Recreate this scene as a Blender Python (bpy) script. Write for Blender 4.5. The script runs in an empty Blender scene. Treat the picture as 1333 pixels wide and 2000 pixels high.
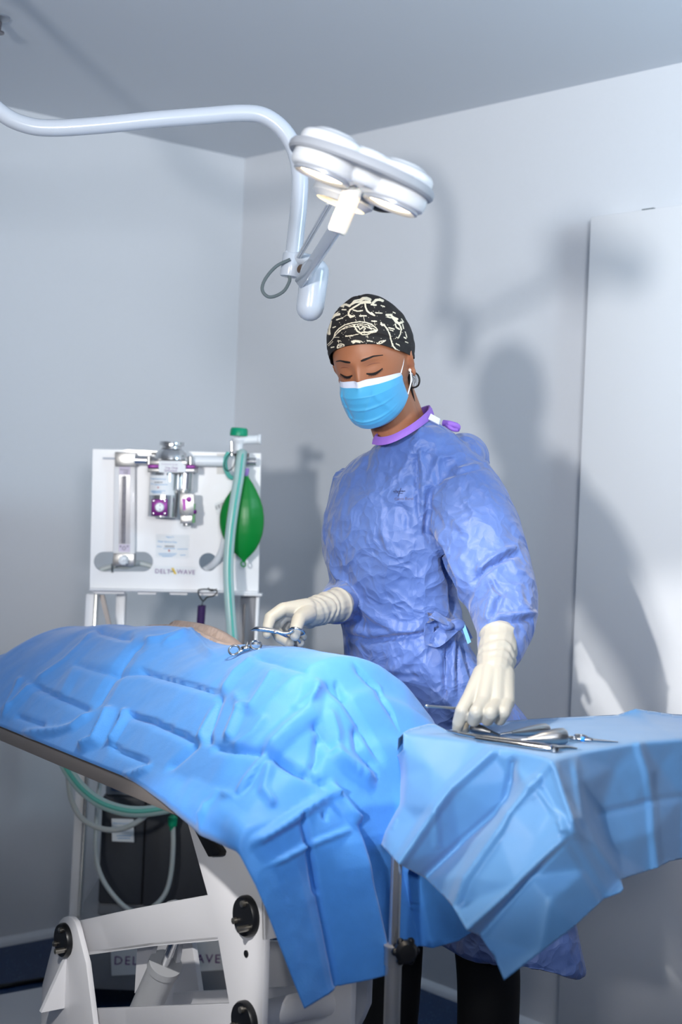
import bpy, bmesh, math, random
import numpy as np
from mathutils import Vector, Matrix, noise
from mathutils.geometry import delaunay_2d_cdt
from mathutils.bvhtree import BVHTree

random.seed(7)
SC = bpy.context.scene
COL = SC.collection
V = Vector

# ------------------------------------------------------------------ camera
FPX, ROLL, CAMZ, HX, HY = 2778.0, 0.041, 1.35, 666.5, 957.0
cr, sr = math.cos(ROLL), math.sin(ROLL)
cam_d = bpy.data.cameras.new('camera')
cam = bpy.data.objects.new('camera', cam_d)
COL.objects.link(cam)
cam.matrix_world = Matrix(((cr, -sr, 0, 0), (0, 0, -1, 0), (sr, cr, 0, CAMZ), (0, 0, 0, 1)))
cam_d.sensor_fit = 'AUTO'
cam_d.sensor_width = 36.0
cam_d.lens = 50.0
cam_d.shift_y = -(1000.0 - HY) / 2000.0
cam_d.clip_start = 0.05
cam_d.dof.use_dof = True
cam_d.dof.focus_distance = 2.66
cam_d.dof.aperture_fstop = 3.2
SC.camera = cam

# ------------------------------------------------------------------ light and exposure
SC.view_settings.view_transform = 'Standard'
SC.view_settings.look = 'None'
SC.view_settings.gamma = 1.0
SC.view_settings.use_curve_mapping = False
SC.view_settings.exposure = 0.0
w = bpy.data.worlds.new('world')
SC.world = w
w.use_nodes = True
w.node_tree.nodes['Background'].inputs[0].default_value = (0.72, 0.84, 1.0, 1)
w.node_tree.nodes['Background'].inputs[1].default_value = 0.16


def lamp(kind, name, loc, target, energy, color, **kw):
    d = bpy.data.lights.new(name, kind)
    d.energy = energy
    d.color = color
    for k, v in kw.items():
        setattr(d, k, v)
    o = bpy.data.objects.new(name, d)
    COL.objects.link(o)
    o.location = loc
    o.rotation_euler = (V(target) - V(loc)).to_track_quat('-Z', 'Y').to_euler()
    return o


# hard narrow beam from the left behind the camera: sleeve, glove, tray and the lower door
lamp('SPOT', 'operating_beam', (-1.92, -1.95, 2.34), (0.82, 3.3, 0.74), 720, (1.0, 0.98, 0.95),
     spot_size=math.radians(9.2), spot_blend=0.5, shadow_soft_size=0.03)
# steeper beam on the lift frame under the table
lamp('SPOT', 'floor_beam', (-0.45, 1.0, 1.66), (-0.30, 2.70, 0.30), 130, (1.0, 0.97, 0.93),
     spot_size=math.radians(17), spot_blend=0.3, shadow_soft_size=0.02)
# unseen soft source left of the camera, aimed above the drapes
lamp('SPOT', 'soft_left_light', (-1.10, -0.40, 1.60), (0.25, 3.6, 1.85), 285, (1.0, 0.985, 0.96),
     spot_size=math.radians(54), spot_blend=0.9, shadow_soft_size=0.11)
# bluish daylight falling on the ceiling and walls from high on the right
lamp('SPOT', 'skylight', (1.30, 2.0, 2.06), (0.0, 3.3, 2.30), 46, (0.56, 0.82, 1.0),
     spot_size=math.radians(125), spot_blend=0.9, shadow_soft_size=0.25)
# area fill added high behind the camera to lift the walls
lamp('AREA', 'rear_fill', (-0.1, -1.7, 2.32), (-0.1, 4.0, 1.3), 13, (0.90, 0.95, 1.0), shape='RECTANGLE', size=0.8, size_y=0.4)
# unseen fill added to bounce off the ceiling
lamp('AREA', 'bounce_fill', (0.35, -0.5, 1.75), (0.45, 1.6, 2.6), 24, (0.92, 0.95, 1.0), shape='DISK', size=0.5, spread=1.7)


# ------------------------------------------------------------------ pixel rays to places in the room
def ray(px, py):
    dx, dy = px - HX, py - HY
    return V(((dx * cr + dy * sr) / FPX, 1.0, (dx * sr - dy * cr) / FPX))


def P(px, py, Y):
    a = ray(px, py)
    return V((a.x * Y, Y, CAMZ + a.z * Y))


def on_plane(px, py, p0, n):
    a = ray(px, py)
    o = V((0, 0, CAMZ))
    n = V(n)
    t = (V(p0) - o).dot(n) / a.dot(n)
    return o + a * t


def proj(p):
    x, z = p[0] / p[1] * FPX, (p[2] - CAMZ) / p[1] * FPX
    return (HX + x * cr + z * sr, HY + x * sr - z * cr)


def projn(A):
    x, z = A[:, 0] / A[:, 1] * FPX, (A[:, 2] - CAMZ) / A[:, 1] * FPX
    return np.stack([HX + x * cr + z * sr, HY + x * sr - z * cr], 1)


# ------------------------------------------------------------------ materials
def srgb(r, g, b):
    f = lambda c: (c / 255 / 12.92) if c / 255 <= 0.04045 else ((c / 255 + 0.055) / 1.055) ** 2.4
    return (f(r), f(g), f(b), 1.0)


MATS = {}


def mat(name, rgb, rough=0.5, metal=0.0, bump=0.0, bscale=200.0, detail=3.0, var=0.0, emit=None, estr=0.0, coat=0.0,
        spec=0.5, trans=0.0, sheen=0.0, alpha=1.0, stretch=(1, 1, 1), ior=1.45, sub=0.0):
    if name in MATS:
        return MATS[name]
    m = bpy.data.materials.new(name)
    m.use_nodes = True
    nt = m.node_tree
    b = nt.nodes['Principled BSDF']
    col = srgb(*rgb)
    b.inputs['Base Color'].default_value = col
    b.inputs['Roughness'].default_value = rough
    b.inputs['Metallic'].default_value = metal
    b.inputs['Specular IOR Level'].default_value = spec
    b.inputs['Coat Weight'].default_value = coat
    b.inputs['Transmission Weight'].default_value = trans
    b.inputs['Alpha'].default_value = alpha
    b.inputs['IOR'].default_value = ior
    if sheen:
        b.inputs['Sheen Weight'].default_value = sheen
    if sub:
        b.inputs['Subsurface Weight'].default_value = sub
        b.inputs['Subsurface Radius'].default_value = (0.012, 0.005, 0.003)
    if emit:
        b.inputs['Emission Color'].default_value = srgb(*emit)
        b.inputs['Emission Strength'].default_value = estr
    if bump or var:
        tc = nt.nodes.new('ShaderNodeTexCoord')
        mp = nt.nodes.new('ShaderNodeMapping')
        mp.inputs['Scale'].default_value = stretch
        nt.links.new(tc.outputs['Object'], mp.inputs[0])
        nz = nt.nodes.new('ShaderNodeTexNoise')
        nz.inputs['Scale'].default_value = bscale
        nz.inputs['Detail'].default_value = detail
        nt.links.new(mp.outputs[0], nz.inputs['Vector'])
        if bump:
            bp = nt.nodes.new('ShaderNodeBump')
            bp.inputs['Strength'].default_value = bump
            bp.inputs['Distance'].default_value = 0.002
            nt.links.new(nz.outputs['Fac'], bp.inputs['Height'])
            nt.links.new(bp.outputs[0], b.inputs['Normal'])
        if var:
            mx = nt.nodes.new('ShaderNodeMix')
            mx.data_type = 'RGBA'
            mx.inputs[6].default_value = tuple(c * (1 - var) for c in col[:3]) + (1,)
            mx.inputs[7].default_value = tuple(min(1, c * (1 + var)) for c in col[:3]) + (1,)
            nt.links.new(nz.outputs['Fac'], mx.inputs[0])
            nt.links.new(mx.outputs[2], b.inputs['Base Color'])
    MATS[name] = m
    return m


def cloth_mat(name, rgb, crumple=0.25, cscale=16.0, grain=0.25, gscale=700.0, rough=0.62, var=0.06, spec=0.35, sheen=0.2):
    """non-woven fabric: fine fibre grain plus faceted crumples"""
    m = bpy.data.materials.new(name)
    m.use_nodes = True
    nt = m.node_tree
    b = nt.nodes['Principled BSDF']
    col = srgb(*rgb)
    b.inputs['Roughness'].default_value = rough
    b.inputs['Specular IOR Level'].default_value = spec
    b.inputs['Sheen Weight'].default_value = sheen
    b.inputs['Sheen Roughness'].default_value = 0.5
    tc = nt.nodes.new('ShaderNodeTexCoord')
    n1 = nt.nodes.new('ShaderNodeTexNoise')
    n1.inputs['Scale'].default_value = gscale
    n1.inputs['Detail'].default_value = 2
    nt.links.new(tc.outputs['Object'], n1.inputs['Vector'])
    n3 = nt.nodes.new('ShaderNodeTexNoise')
    n3.inputs['Scale'].default_value = 60
    n3.inputs['Detail'].default_value = 5
    nt.links.new(tc.outputs['Object'], n3.inputs['Vector'])
    wn = nt.nodes.new('ShaderNodeTexNoise')
    wn.inputs['Scale'].default_value = cscale * 0.6
    nt.links.new(tc.outputs['Object'], wn.inputs['Vector'])
    mixv = nt.nodes.new('ShaderNodeVectorMath')
    mixv.operation = 'MULTIPLY_ADD'
    nt.links.new(wn.outputs['Color'], mixv.inputs[0])
    mixv.inputs[1].default_value = (0.08, 0.08, 0.08)
    nt.links.new(tc.outputs['Object'], mixv.inputs[2])
    vo = nt.nodes.new('ShaderNodeTexVoronoi')
    vo.feature = 'F1'
    vo.inputs['Scale'].default_value = cscale
    nt.links.new(mixv.outputs[0], vo.inputs['Vector'])
    vo2 = nt.nodes.new('ShaderNodeTexVoronoi')
    vo2.feature = 'F1'
    vo2.inputs['Scale'].default_value = cscale * 2.3
    nt.links.new(mixv.outputs[0], vo2.inputs['Vector'])
    ad = nt.nodes.new('ShaderNodeMath')
    ad.operation = 'MULTIPLY_ADD'
    nt.links.new(vo2.outputs['Distance'], ad.inputs[0])
    ad.inputs[1].default_value = 0.35
    nt.links.new(vo.outputs['Distance'], ad.inputs[2])
    b1 = nt.nodes.new('ShaderNodeBump')
    b1.inputs['Strength'].default_value = crumple
    b1.inputs['Distance'].default_value = 0.02
    nt.links.new(ad.outputs[0], b1.inputs['Height'])
    b2 = nt.nodes.new('ShaderNodeBump')
    b2.inputs['Strength'].default_value = grain
    b2.inputs['Distance'].default_value = 0.001
    nt.links.new(n1.outputs['Fac'], b2.inputs['Height'])
    nt.links.new(b1.outputs[0], b2.inputs['Normal'])
    nt.links.new(b2.outputs[0], b.inputs['Normal'])
    mx = nt.nodes.new('ShaderNodeMix')
    mx.data_type = 'RGBA'
    mx.inputs[6].default_value = tuple(c * (1 - var) for c in col[:3]) + (1,)
    mx.inputs[7].default_value = tuple(min(1, c * (1 + var)) for c in col[:3]) + (1,)
    nt.links.new(n3.outputs['Fac'], mx.inputs[0])
    nt.links.new(mx.outputs[2], b.inputs['Base Color'])
    MATS[name] = m
    return m


# ------------------------------------------------------------------ mesh builder
class MB:
    def __init__(s):
        s.v, s.f, s.mi = [], [], []
        s.cur = 0

    def add(s, vs, fs, mi=None):
        o = len(s.v)
        s.v += [V(p) for p in vs]
        for f in fs:
            s.f.append([i + o for i in f])
            s.mi.append(s.cur if mi is None else mi)
        return s

    def box(s, c, size, R=None):
        hx, hy, hz = (k / 2 for k in size)
        vs = [V((x, y, z)) for x in (-hx, hx) for y in (-hy, hy) for z in (-hz, hz)]
        if R is not None:
            vs = [R @ p for p in vs]
        vs = [p + V(c) for p in vs]
        return s.add(vs, [(0, 1, 3, 2), (4, 6, 7, 5), (0, 4, 5, 1), (2, 3, 7, 6), (0, 2, 6, 4), (1, 5, 7, 3)])

    def tube(s, pts, r, n=12, cap=True):
        """tube along a path; r is a number or a list"""
        pts = [V(p) for p in pts]
        rs = r if isinstance(r, (list, tuple)) else [r] * len(pts)
        up = None
        rings = []
        for i, p in enumerate(pts):
            a = pts[max(0, i - 1)]
            b = pts[min(len(pts) - 1, i + 1)]
            d = (b - a)
            d = d.normalized() if d.length > 1e-9 else V((0, 0, 1))
            if up is None:
                up = V((0, 0, 1)) if abs(d.z) < 0.9 else V((1, 0, 0))
            x = up - d * up.dot(d)
            x = x.normalized() if x.length > 1e-6 else d.orthogonal().normalized()
            y = d.cross(x)
            up = x
            rings.append([p + (x * math.cos(2 * math.pi * k / n) + y * math.sin(2 * math.pi * k / n)) * rs[i] for k in range(n)])
        vs = [q for R in rings for q in R]
        fs = []
        for i in range(len(rings) - 1):
            for k in range(n):
                a, b = i * n + k, i * n + (k + 1) % n
                fs.append((a, b, b + n, a + n))
        if cap:
            fs.append(tuple(range(n - 1, -1, -1)))
            o = (len(rings) - 1) * n
            fs.append(tuple(range(o, o + n)))
        return s.add(vs, fs)

    def lathe(s, base, axis, prof, n=32, cap=True):
        """prof: list of (distance along axis, radius)"""
        axis = V(axis).normalized()
        return s.tube_rings([(V(base) + axis * h, axis, r) for h, r in prof], n, cap)

    def tube_rings(s, rings, n, cap):
        vs = []
        for p, d, r in rings:
            x = (V((0, 0, 1)) if abs(d.z) < 0.9 else V((1, 0, 0)))
            x = (x - d * x.dot(d)).normalized()
            y = d.cross(x)
            vs += [p + (x * math.cos(2 * math.pi * k / n) + y * math.sin(2 * math.pi * k / n)) * max(r, 1e-5) for k in range(n)]
        fs = []
        for i in range(len(rings) - 1):
            for k in range(n):
                a, b = i * n + k, i * n + (k + 1) % n
                fs.append((a, b, b + n, a + n))
        if cap:
            fs.append(tuple(range(n - 1, -1, -1)))
            o = (len(rings) - 1) * n
            fs.append(tuple(range(o, o + n)))
        return s.add(vs, fs)

    def cyl(s, a, b, r, n=24, r2=None):
        return s.tube([a, b], [r, r if r2 is None else r2], n)

    def ball(s, c, r, n=16, m=10, R=None):
        """ellipsoid; r number or triple"""
        rx, ry, rz = (r, r, r) if not isinstance(r, (tuple, list)) else r
        vs, fs = [], []
        for i in range(m + 1):
            th = math.pi * i / m
            for k in range(n):
                ph = 2 * math.pi * k / n
                p = V((rx * math.sin(th) * math.cos(ph), ry * math.sin(th) * math.sin(ph), rz * math.cos(th)))
                if R is not None:
                    p = R @ p
                vs.append(p + V(c))
        for i in range(m):
            for k in range(n):
                a, b = i * n + k, i * n + (k + 1) % n
                fs.append((a, a + n, b + n, b))
        return s.add(vs, fs)

    def cone_capsule(s, a, b, ra, rb, n=16):
        """round-ended tapering limb piece"""
        a, b = V(a), V(b)
        d = (b - a).normalized()
        rings = []
        for k in range(0, 6):
            t = math.pi / 2 * k / 5
            rings.append((a - d * ra * math.cos(t), d, ra * math.sin(t)))
        for k in range(0, 6):
            t = math.pi / 2 * k / 5
            rings.append((b + d * rb * math.sin(t), d, rb * math.cos(t)))
        return s.tube_rings(rings, n, True)

    def torus(s, c, axis, R, r, n=32, m=10, sx=1.0):
        axis = V(axis).normalized()
        x = axis.orthogonal().normalized()
        y = axis.cross(x)
        vs, fs = [], []
        for i in range(n):
            t = 2 * math.pi * i / n
            d = x * math.cos(t) * sx + y * math.sin(t)
            for k in range(m):
                q = 2 * math.pi * k / m
                vs.append(V(c) + d * R + (d.normalized() * math.cos(q) + axis * math.sin(q)) * r)
        for i in range(n):
            for k in range(m):
                a, b = i * m + k, i * m + (k + 1) % m
                c2, d2 = ((i + 1) % n) * m + (k + 1) % m, ((i + 1) % n) * m + k
                fs.append((a, b, c2, d2))
        return s.add(vs, fs)

    def prism(s, outer, depth, holes=()):
        """flat plate from a 3-D outline (and holes), thickened by the vector depth"""
        depth = V(depth)
        loops = [[V(p) for p in outer]] + [[V(p) for p in h] for h in holes]
        o = loops[0][0]
        nrm = depth.normalized()
        x = nrm.orthogonal().normalized()
        y = nrm.cross(x)
        flat, edges, pts = [], [], []
        for L in loops:
            st = len(flat)
            for i, p in enumerate(L):
                flat.append(V(((p - o).dot(x), (p - o).dot(y))))
                pts.append(p)
                edges.append((st + i, st + (i + 1) % len(L)))
        if len(loops) == 1:
            vs2, _, fs2, ov, _, _ = delaunay_2d_cdt(flat, edges, [list(range(len(loops[0])))], 1, 1e-7)
            keep = fs2
        else:
            vs2, _, fs2, ov, _, _ = delaunay_2d_cdt(flat, edges, [], 0, 1e-7)

            def inside(q, L):
                c = False
                n = len(L)
                for i in range(n):
                    a, b = L[i], L[(i + 1) % n]
                    if (a.y > q.y) != (b.y > q.y) and q.x < (b.x - a.x) * (q.y - a.y) / (b.y - a.y) + a.x:
                        c = not c
                return c
            L2, st = [], 0
            for L in loops:
                L2.append(flat[st:st + len(L)])
                st += len(L)
            keep = []
            for f in fs2:
                q = sum((vs2[i] for i in f), V((0, 0))) / len(f)
                if inside(q, L2[0]) and not any(inside(q, h) for h in L2[1:]):
                    keep.append(f)
        v3 = [o + x * p.x + y * p.y for p in vs2]
        n = len(v3)
        fs = [tuple(f) for f in keep] + [tuple(i + n for i in reversed(f)) for f in keep]
        cnt = {}
        for f in keep:
            for i in range(len(f)):
                e = (f[i], f[(i + 1) % len(f)])
                cnt[e] = 1
        for (a, b) in list(cnt):
            if (b, a) not in cnt:
                fs.append((b, a, a + n, b + n))
        return s.add(v3 + [p + depth for p in v3], fs)


def mesh_obj(name, mb, mats, parent=None, smooth=True, bevel=0.0, angle=40):
    me = bpy.data.meshes.new(name)
    me.from_pydata([tuple(p) for p in mb.v], [], [tuple(f) for f in mb.f])
    if not isinstance(mats, (list, tuple)):
        mats = [mats]
    for m in mats:
        me.materials.append(m)
    if len(mats) > 1:
        me.polygons.foreach_set('material_index', np.array(mb.mi, dtype=np.int32))
    bm = bmesh.new()
    bm.from_mesh(me)
    bmesh.ops.recalc_face_normals(bm, faces=bm.faces)
    if bevel:
        bmesh.ops.remove_doubles(bm, verts=bm.verts, dist=1e-6)
        es = [e for e in bm.edges if len(e.link_faces) == 2 and e.calc_face_angle(0) > math.radians(35)]
        bmesh.ops.bevel(bm, geom=es, offset=bevel, segments=2, profile=0.5, affect='EDGES', clamp_overlap=True)
    bm.to_mesh(me)
    bm.free()
    if smooth:
        me.polygons.foreach_set('use_smooth', [True] * len(me.polygons))
        me.set_sharp_from_angle(angle=math.radians(angle))
    me.update()
    o = bpy.data.objects.new(name, me)
    COL.objects.link(o)
    if parent:
        o.parent = parent
        o.matrix_parent_inverse = chain_inv(parent)
    return o


def chain_inv(p):
    """inverse of a parent's world matrix, worked out without a depsgraph update"""
    return world_of(p).inverted()


def world_of(o):
    b = o.matrix_basis.copy()
    if o.parent:
        return world_of(o.parent) @ o.matrix_parent_inverse @ b
    return b


def tag(o, label, cat=None, group=None, kind=None):
    if label:
        o['label'] = label
    if cat:
        o['category'] = cat
    if group:
        o['group'] = group
    if kind:
        o['kind'] = kind
    return o


def thing(name, loc, label, cat, group=None):
    o = bpy.data.objects.new(name, None)
    o.empty_display_size = 0.05
    COL.objects.link(o)
    o.location = loc
    tag(o, label, cat, group)
    return o


def struct(name, mb, m, label=None, cat=None, **kw):
    o = mesh_obj(name, mb, m, **kw)
    tag(o, label, cat, None, 'structure')
    return o


def evaluated(o):
    dg = bpy.context.evaluated_depsgraph_get()
    dg.update()
    return bpy.data.meshes.new_from_object(o.evaluated_get(dg))


def remesh(name, mb, voxel, smooth_it=6, fac=0.5):
    """fuse overlapping closed pieces into one continuous surface"""
    me = bpy.data.meshes.new(name + '_tmp')
    me.from_pydata([tuple(p) for p in mb.v], [], [tuple(f) for f in mb.f])
    bm = bmesh.new()
    bm.from_mesh(me)
    bmesh.ops.recalc_face_normals(bm, faces=bm.faces)
    bm.to_mesh(me)
    bm.free()
    o = bpy.data.objects.new(name + '_tmp', me)
    COL.objects.link(o)
    r = o.modifiers.new('r', 'REMESH')
    r.mode = 'VOXEL'
    r.voxel_size = voxel
    if smooth_it:
        s = o.modifiers.new('s', 'SMOOTH')
        s.factor = fac
        s.iterations = smooth_it
    out = evaluated(o)
    bpy.data.objects.remove(o)
    bpy.data.meshes.remove(me)
    out.name = name
    return out


def link_mesh(name, me, m, parent=None, smooth=True):
    ms = m if isinstance(m, (list, tuple)) else [m]
    me.materials.clear()
    for k in ms:
        me.materials.append(k)
    if smooth:
        me.polygons.foreach_set('use_smooth', [True] * len(me.polygons))
    o = bpy.data.objects.new(name, me)
    COL.objects.link(o)
    if parent:
        o.parent = parent
        o.matrix_parent_inverse = chain_inv(parent)
    return o


def bez(pts, n=12):
    """smooth path through points (Catmull-Rom)"""
    pts = [V(p) for p in pts]
    q = [pts[0] * 2 - pts[1]] + pts + [pts[-1] * 2 - pts[-2]]
    out = []
    for i in range(1, len(q) - 2):
        a, b, c, d = q[i - 1], q[i], q[i + 1], q[i + 2]
        for k in range(n):
            t = k / n
            out.append(0.5 * ((2 * b) + (c - a) * t + (2 * a - 5 * b + 4 * c - d) * t * t + (3 * b - a - 3 * c + d) * t ** 3))
    out.append(pts[-1])
    return out


def fillet(pts, r, n=8):
    """polyline with rounded corners"""
    pts = [V(p) for p in pts]
    out = [pts[0]]
    for i in range(1, len(pts) - 1):
        a, b, c = pts[i - 1], pts[i], pts[i + 1]
        rr = min(r, (a - b).length * 0.49, (c - b).length * 0.49)
        p, q = b + (a - b).normalized() * rr, b + (c - b).normalized() * rr
        for k in range(n + 1):
            t = k / n
            out.append((1 - t) ** 2 * p + 2 * t * (1 - t) * b + t * t * q)
    out.append(pts[-1])
    return out


def text_mb(s, size, origin, xdir, ydir, align='LEFT', thick=0.0004, spacing=1.0, shear=0.0):
    """lettering as thin raised glyphs: origin + xdir, ydir (unit vectors)"""
    cu = bpy.data.curves.new('t', 'FONT')
    cu.body = s
    cu.size = size
    cu.align_x = align
    cu.space_character = spacing
    cu.shear = shear
    cu.resolution_u = 2
    o = bpy.data.objects.new('t', cu)
    COL.objects.link(o)
    me = evaluated(o)
    bpy.data.objects.remove(o)
    x, y = V(xdir).normalized(), V(ydir).normalized()
    nn = x.cross(y)
    mb = MB()
    mb.add([V(origin) + x * v.co.x + y * v.co.y + nn * thick for v in me.vertices], [tuple(p.vertices) for p in me.polygons])
    bpy.data.meshes.remove(me)
    return mb


def lerp1(x, xs, ys):
    return float(np.interp(x, xs, ys))


def smooth_interp(x, xs, ys):
    """monotone-ish cosine interpolation"""
    if x <= xs[0]:
        return ys[0]
    for i in range(len(xs) - 1):
        if x <= xs[i + 1]:
            t = (x - xs[i]) / (xs[i + 1] - xs[i])
            t = t * t * (3 - 2 * t)
            return ys[i] + (ys[i + 1] - ys[i]) * t
    return ys[-1]


def seg_dist(Q, poly):
    """distance of points Q (n,2) to a polyline, signed side of the nearest piece, position along it 0..1"""
    best = np.full(len(Q), 1e9)
    side = np.zeros(len(Q))
    along = np.zeros(len(Q))
    poly = np.array(poly, float)
    L = np.r_[0, np.cumsum(np.hypot(*(poly[1:] - poly[:-1]).T))]
    for i in range(len(poly) - 1):
        a, b = poly[i], poly[i + 1]
        d = b - a
        l2 = d @ d
        t = np.clip(((Q - a) @ d) / l2, 0, 1)
        e = Q - (a + t[:, None] * d)
        ds = np.hypot(e[:, 0], e[:, 1])
        m = ds < best
        best[m] = ds[m]
        side[m] = np.sign(d[0] * e[m, 1] - d[1] * e[m, 0])
        along[m] = (L[i] + t[m] * math.sqrt(l2)) / L[-1]
    return best, side, along


def folds(Q, lst):
    """sum of fold profiles at points Q. each: (polyline, height m, width, kind). kinds: v tent, s soft ridge, j one-sided step"""
    out = np.zeros(len(Q))
    for poly, h, wd, kind in lst:
        d, side, al = seg_dist(Q, poly)
        fade = np.clip(np.minimum(al, 1 - al) / 0.12, 0.0, 1) if kind != 'V' else np.ones(len(Q))
        if kind in 'vV':
            out += h * np.clip(1 - d / wd, 0, None) * fade
        elif kind == 's':
            out += h * np.exp(-(d / wd) ** 2) * fade
        elif kind == 'j':
            out += h * np.where(side > 0, np.clip(1 - d / wd, 0, None), np.clip(1 - d / (wd * 0.2), 0, None)) * fade
    return out
# ================================================================== the room
CNR = V((-0.352, 4.566, 0))
RD = V((0.689, -0.725, 0)).normalized()      # along the right wall towards the viewer
LD = V((-0.775, -0.632, 0)).normalized()     # along the left wall towards the viewer
RN = V((-RD.y, RD.x, 0)) * -1                # into the room from the right wall
if RN.y > 0:
    RN = -RN
LN = V((-LD.y, LD.x, 0))
if LN.y > 0:
    LN = -LN
ZC = 2.40
m_wall = mat('white_wall_paint', (214, 217, 222), 0.42, bump=0.05, bscale=90, var=0.012, spec=0.35)
m_ceil = mat('ceiling_paint', (214, 219, 226), 0.7, bump=0.04, bscale=60)
m_trim = mat('white_trim', (218, 222, 228), 0.4)
m_door = mat('white_door_laminate', (230, 232, 235), 0.4, spec=0.4)
m_floor = bpy.data.materials.new('speckled_blue_vinyl')
m_floor.use_nodes = True
nt = m_floor.node_tree
pb = nt.nodes['Principled BSDF']
pb.inputs['Roughness'].default_value = 0.45
tc = nt.nodes.new('ShaderNodeTexCoord')
vo = nt.nodes.new('ShaderNodeTexVoronoi')
vo.inputs['Scale'].default_value = 85
vo.inputs['Randomness'].default_value = 1
nt.links.new(tc.outputs['Object'], vo.inputs['Vector'])
rp = nt.nodes.new('ShaderNodeValToRGB')
rp.color_ramp.elements[0].position = 0.10
rp.color_ramp.elements[0].color = srgb(150, 180, 205)
rp.color_ramp.elements[1].position = 0.17
rp.color_ramp.elements[1].color = srgb(14, 50, 92)
nt.links.new(vo.outputs['Distance'], rp.inputs[0])
nz = nt.nodes.new('ShaderNodeTexNoise')
nz.inputs['Scale'].default_value = 30
nt.links.new(tc.outputs['Object'], nz.inputs['Vector'])
mx = nt.nodes.new('ShaderNodeMix')
mx.data_type = 'RGBA'
mx.inputs[7].default_value = srgb(14, 50, 92)
nt.links.new(rp.outputs[0], mx.inputs[6])
nt.links.new(nz.outputs['Fac'], mx.inputs[0])
nt.links.new(mx.outputs[2], pb.inputs['Base Color'])

LL, RL = 6.4, 5.4
far_l, far_r = CNR + LD * LL, CNR + RD * RL
back_pt = far_l + RD * RL
quad = [CNR, far_r, far_r + LD * LL, far_l]
struct('floor', MB().prism([p + V((0, 0, 0)) for p in quad], (0, 0, -0.08)), m_floor, smooth=False)
struct('ceiling', MB().prism([p + V((0, 0, ZC)) for p in quad], (0, 0, 0.08)), m_ceil, smooth=False)


def wall_mb(a, b, out):
    return MB().prism([a + V((0, 0, 0)), b + V((0, 0, 0)), b + V((0, 0, ZC)), a + V((0, 0, ZC))], out * 0.08)


struct('wall_left', wall_mb(CNR - LD * 0.08, far_l, -LN), m_wall, smooth=False)
struct('wall_right', wall_mb(CNR - RD * 0.08, far_r, -RN), m_wall, smooth=False)
struct('wall_rear_left', wall_mb(far_l, far_l + RD * RL, -RN * -1), m_wall, smooth=False)
struct('wall_rear_right', wall_mb(far_r, far_r + LD * LL, -LN * -1), m_wall, smooth=False)


def skirting(name, a, d, n, L):
    prof = [(0, 0), (0.020, 0), (0.018, 0.010), (0.011, 0.017), (0, 0.022)]
    mb = MB()
    vs = []
    for k in (0.0, L):
        for o, z in prof:
            vs.append(a + d * k + n * o + V((0, 0, z)))
    n5 = len(prof)
    fs = [(i, (i + 1) % n5, (i + 1) % n5 + n5, i + n5) for i in range(n5)] + [tuple(range(n5)), tuple(range(2 * n5 - 1, n5 - 1, -1))]
    mb.add(vs, fs)
    return struct(name, mb, m_trim, angle=60)


# flush white door leaf hung on the right wall
DT = 0.055
dp0 = CNR + RN * DT
dl = on_plane(1131, 1000, dp0, RN)
dl.z = 0
dz = on_plane(1153, 424, dp0, RN).z
s_left = (dl - CNR).dot(RD)
a0 = CNR + RD * s_left + RN * 0.002
skirting('baseboard_left', CNR, LD, LN, LL)
skirting('baseboard_right', CNR, RD, RN, s_left - 0.002)
leaf = MB().prism([a0 + V((0, 0, 0.012)), a0 + RD * 0.92 + V((0, 0, 0.012)), a0 + RD * 0.92 + V((0, 0, dz)), a0 + V((0, 0, dz))], RN * (DT - 0.002))
door = struct('door_1', leaf, m_door, smooth=True, bevel=0.002)
hg = on_plane(1271, 404, CNR + RN * 0.03, RN)
hb = MB().box((0, 0, 0), (0.034, 0.02, 0.006), Matrix.Rotation(math.atan2(RD.y, RD.x), 3, 'Z'))
hb.v = [p + V((hg.x, hg.y, dz + 0.0025)) for p in hb.v]
mesh_obj('door_hinge', hb, mat('dark_hinge', (60, 84, 92), 0.4, 0.6), door)

# small metal fitting on the ceiling at the top left corner of the view
cp = on_plane(-6, 33, (0, 0, ZC), (0, 0, 1))
fit = thing('ceiling_fitting', cp, 'small grey metal fitting on the ceiling at the top left', 'fitting')
mesh_obj('cover_plate', MB().lathe(cp, (0, 0, -1), [(-0.001, 0.03), (0.004, 0.03), (0.008, 0.02), (0.012, 0.010)], 24),
         mat('fitting_grey', (150, 155, 165), 0.35, 0.7), fit)
mesh_obj('nozzle', MB().lathe(cp, (0, 0, -1), [(0.012, 0.012), (0.03, 0.010), (0.034, 0.018), (0.037, 0.018)], 20),
         mat('fitting_dark', (110, 105, 110), 0.35, 0.8), fit)

# black cable on the floor, left
fc = [on_plane(x, y, (0, 0, 0.006), (0, 0, 1)) for x, y in [(-80, 1936), (0, 1927), (40, 1920), (90, 1912), (150, 1905), (200, 1915)]]
tag(mesh_obj('floor_cable', MB().tube(bez(fc, 8), 0.006, 8), mat('black_rubber', (14, 14, 16), 0.5)),
    'black cable lying on the dark blue floor beside the white lift base', 'cable')

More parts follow.
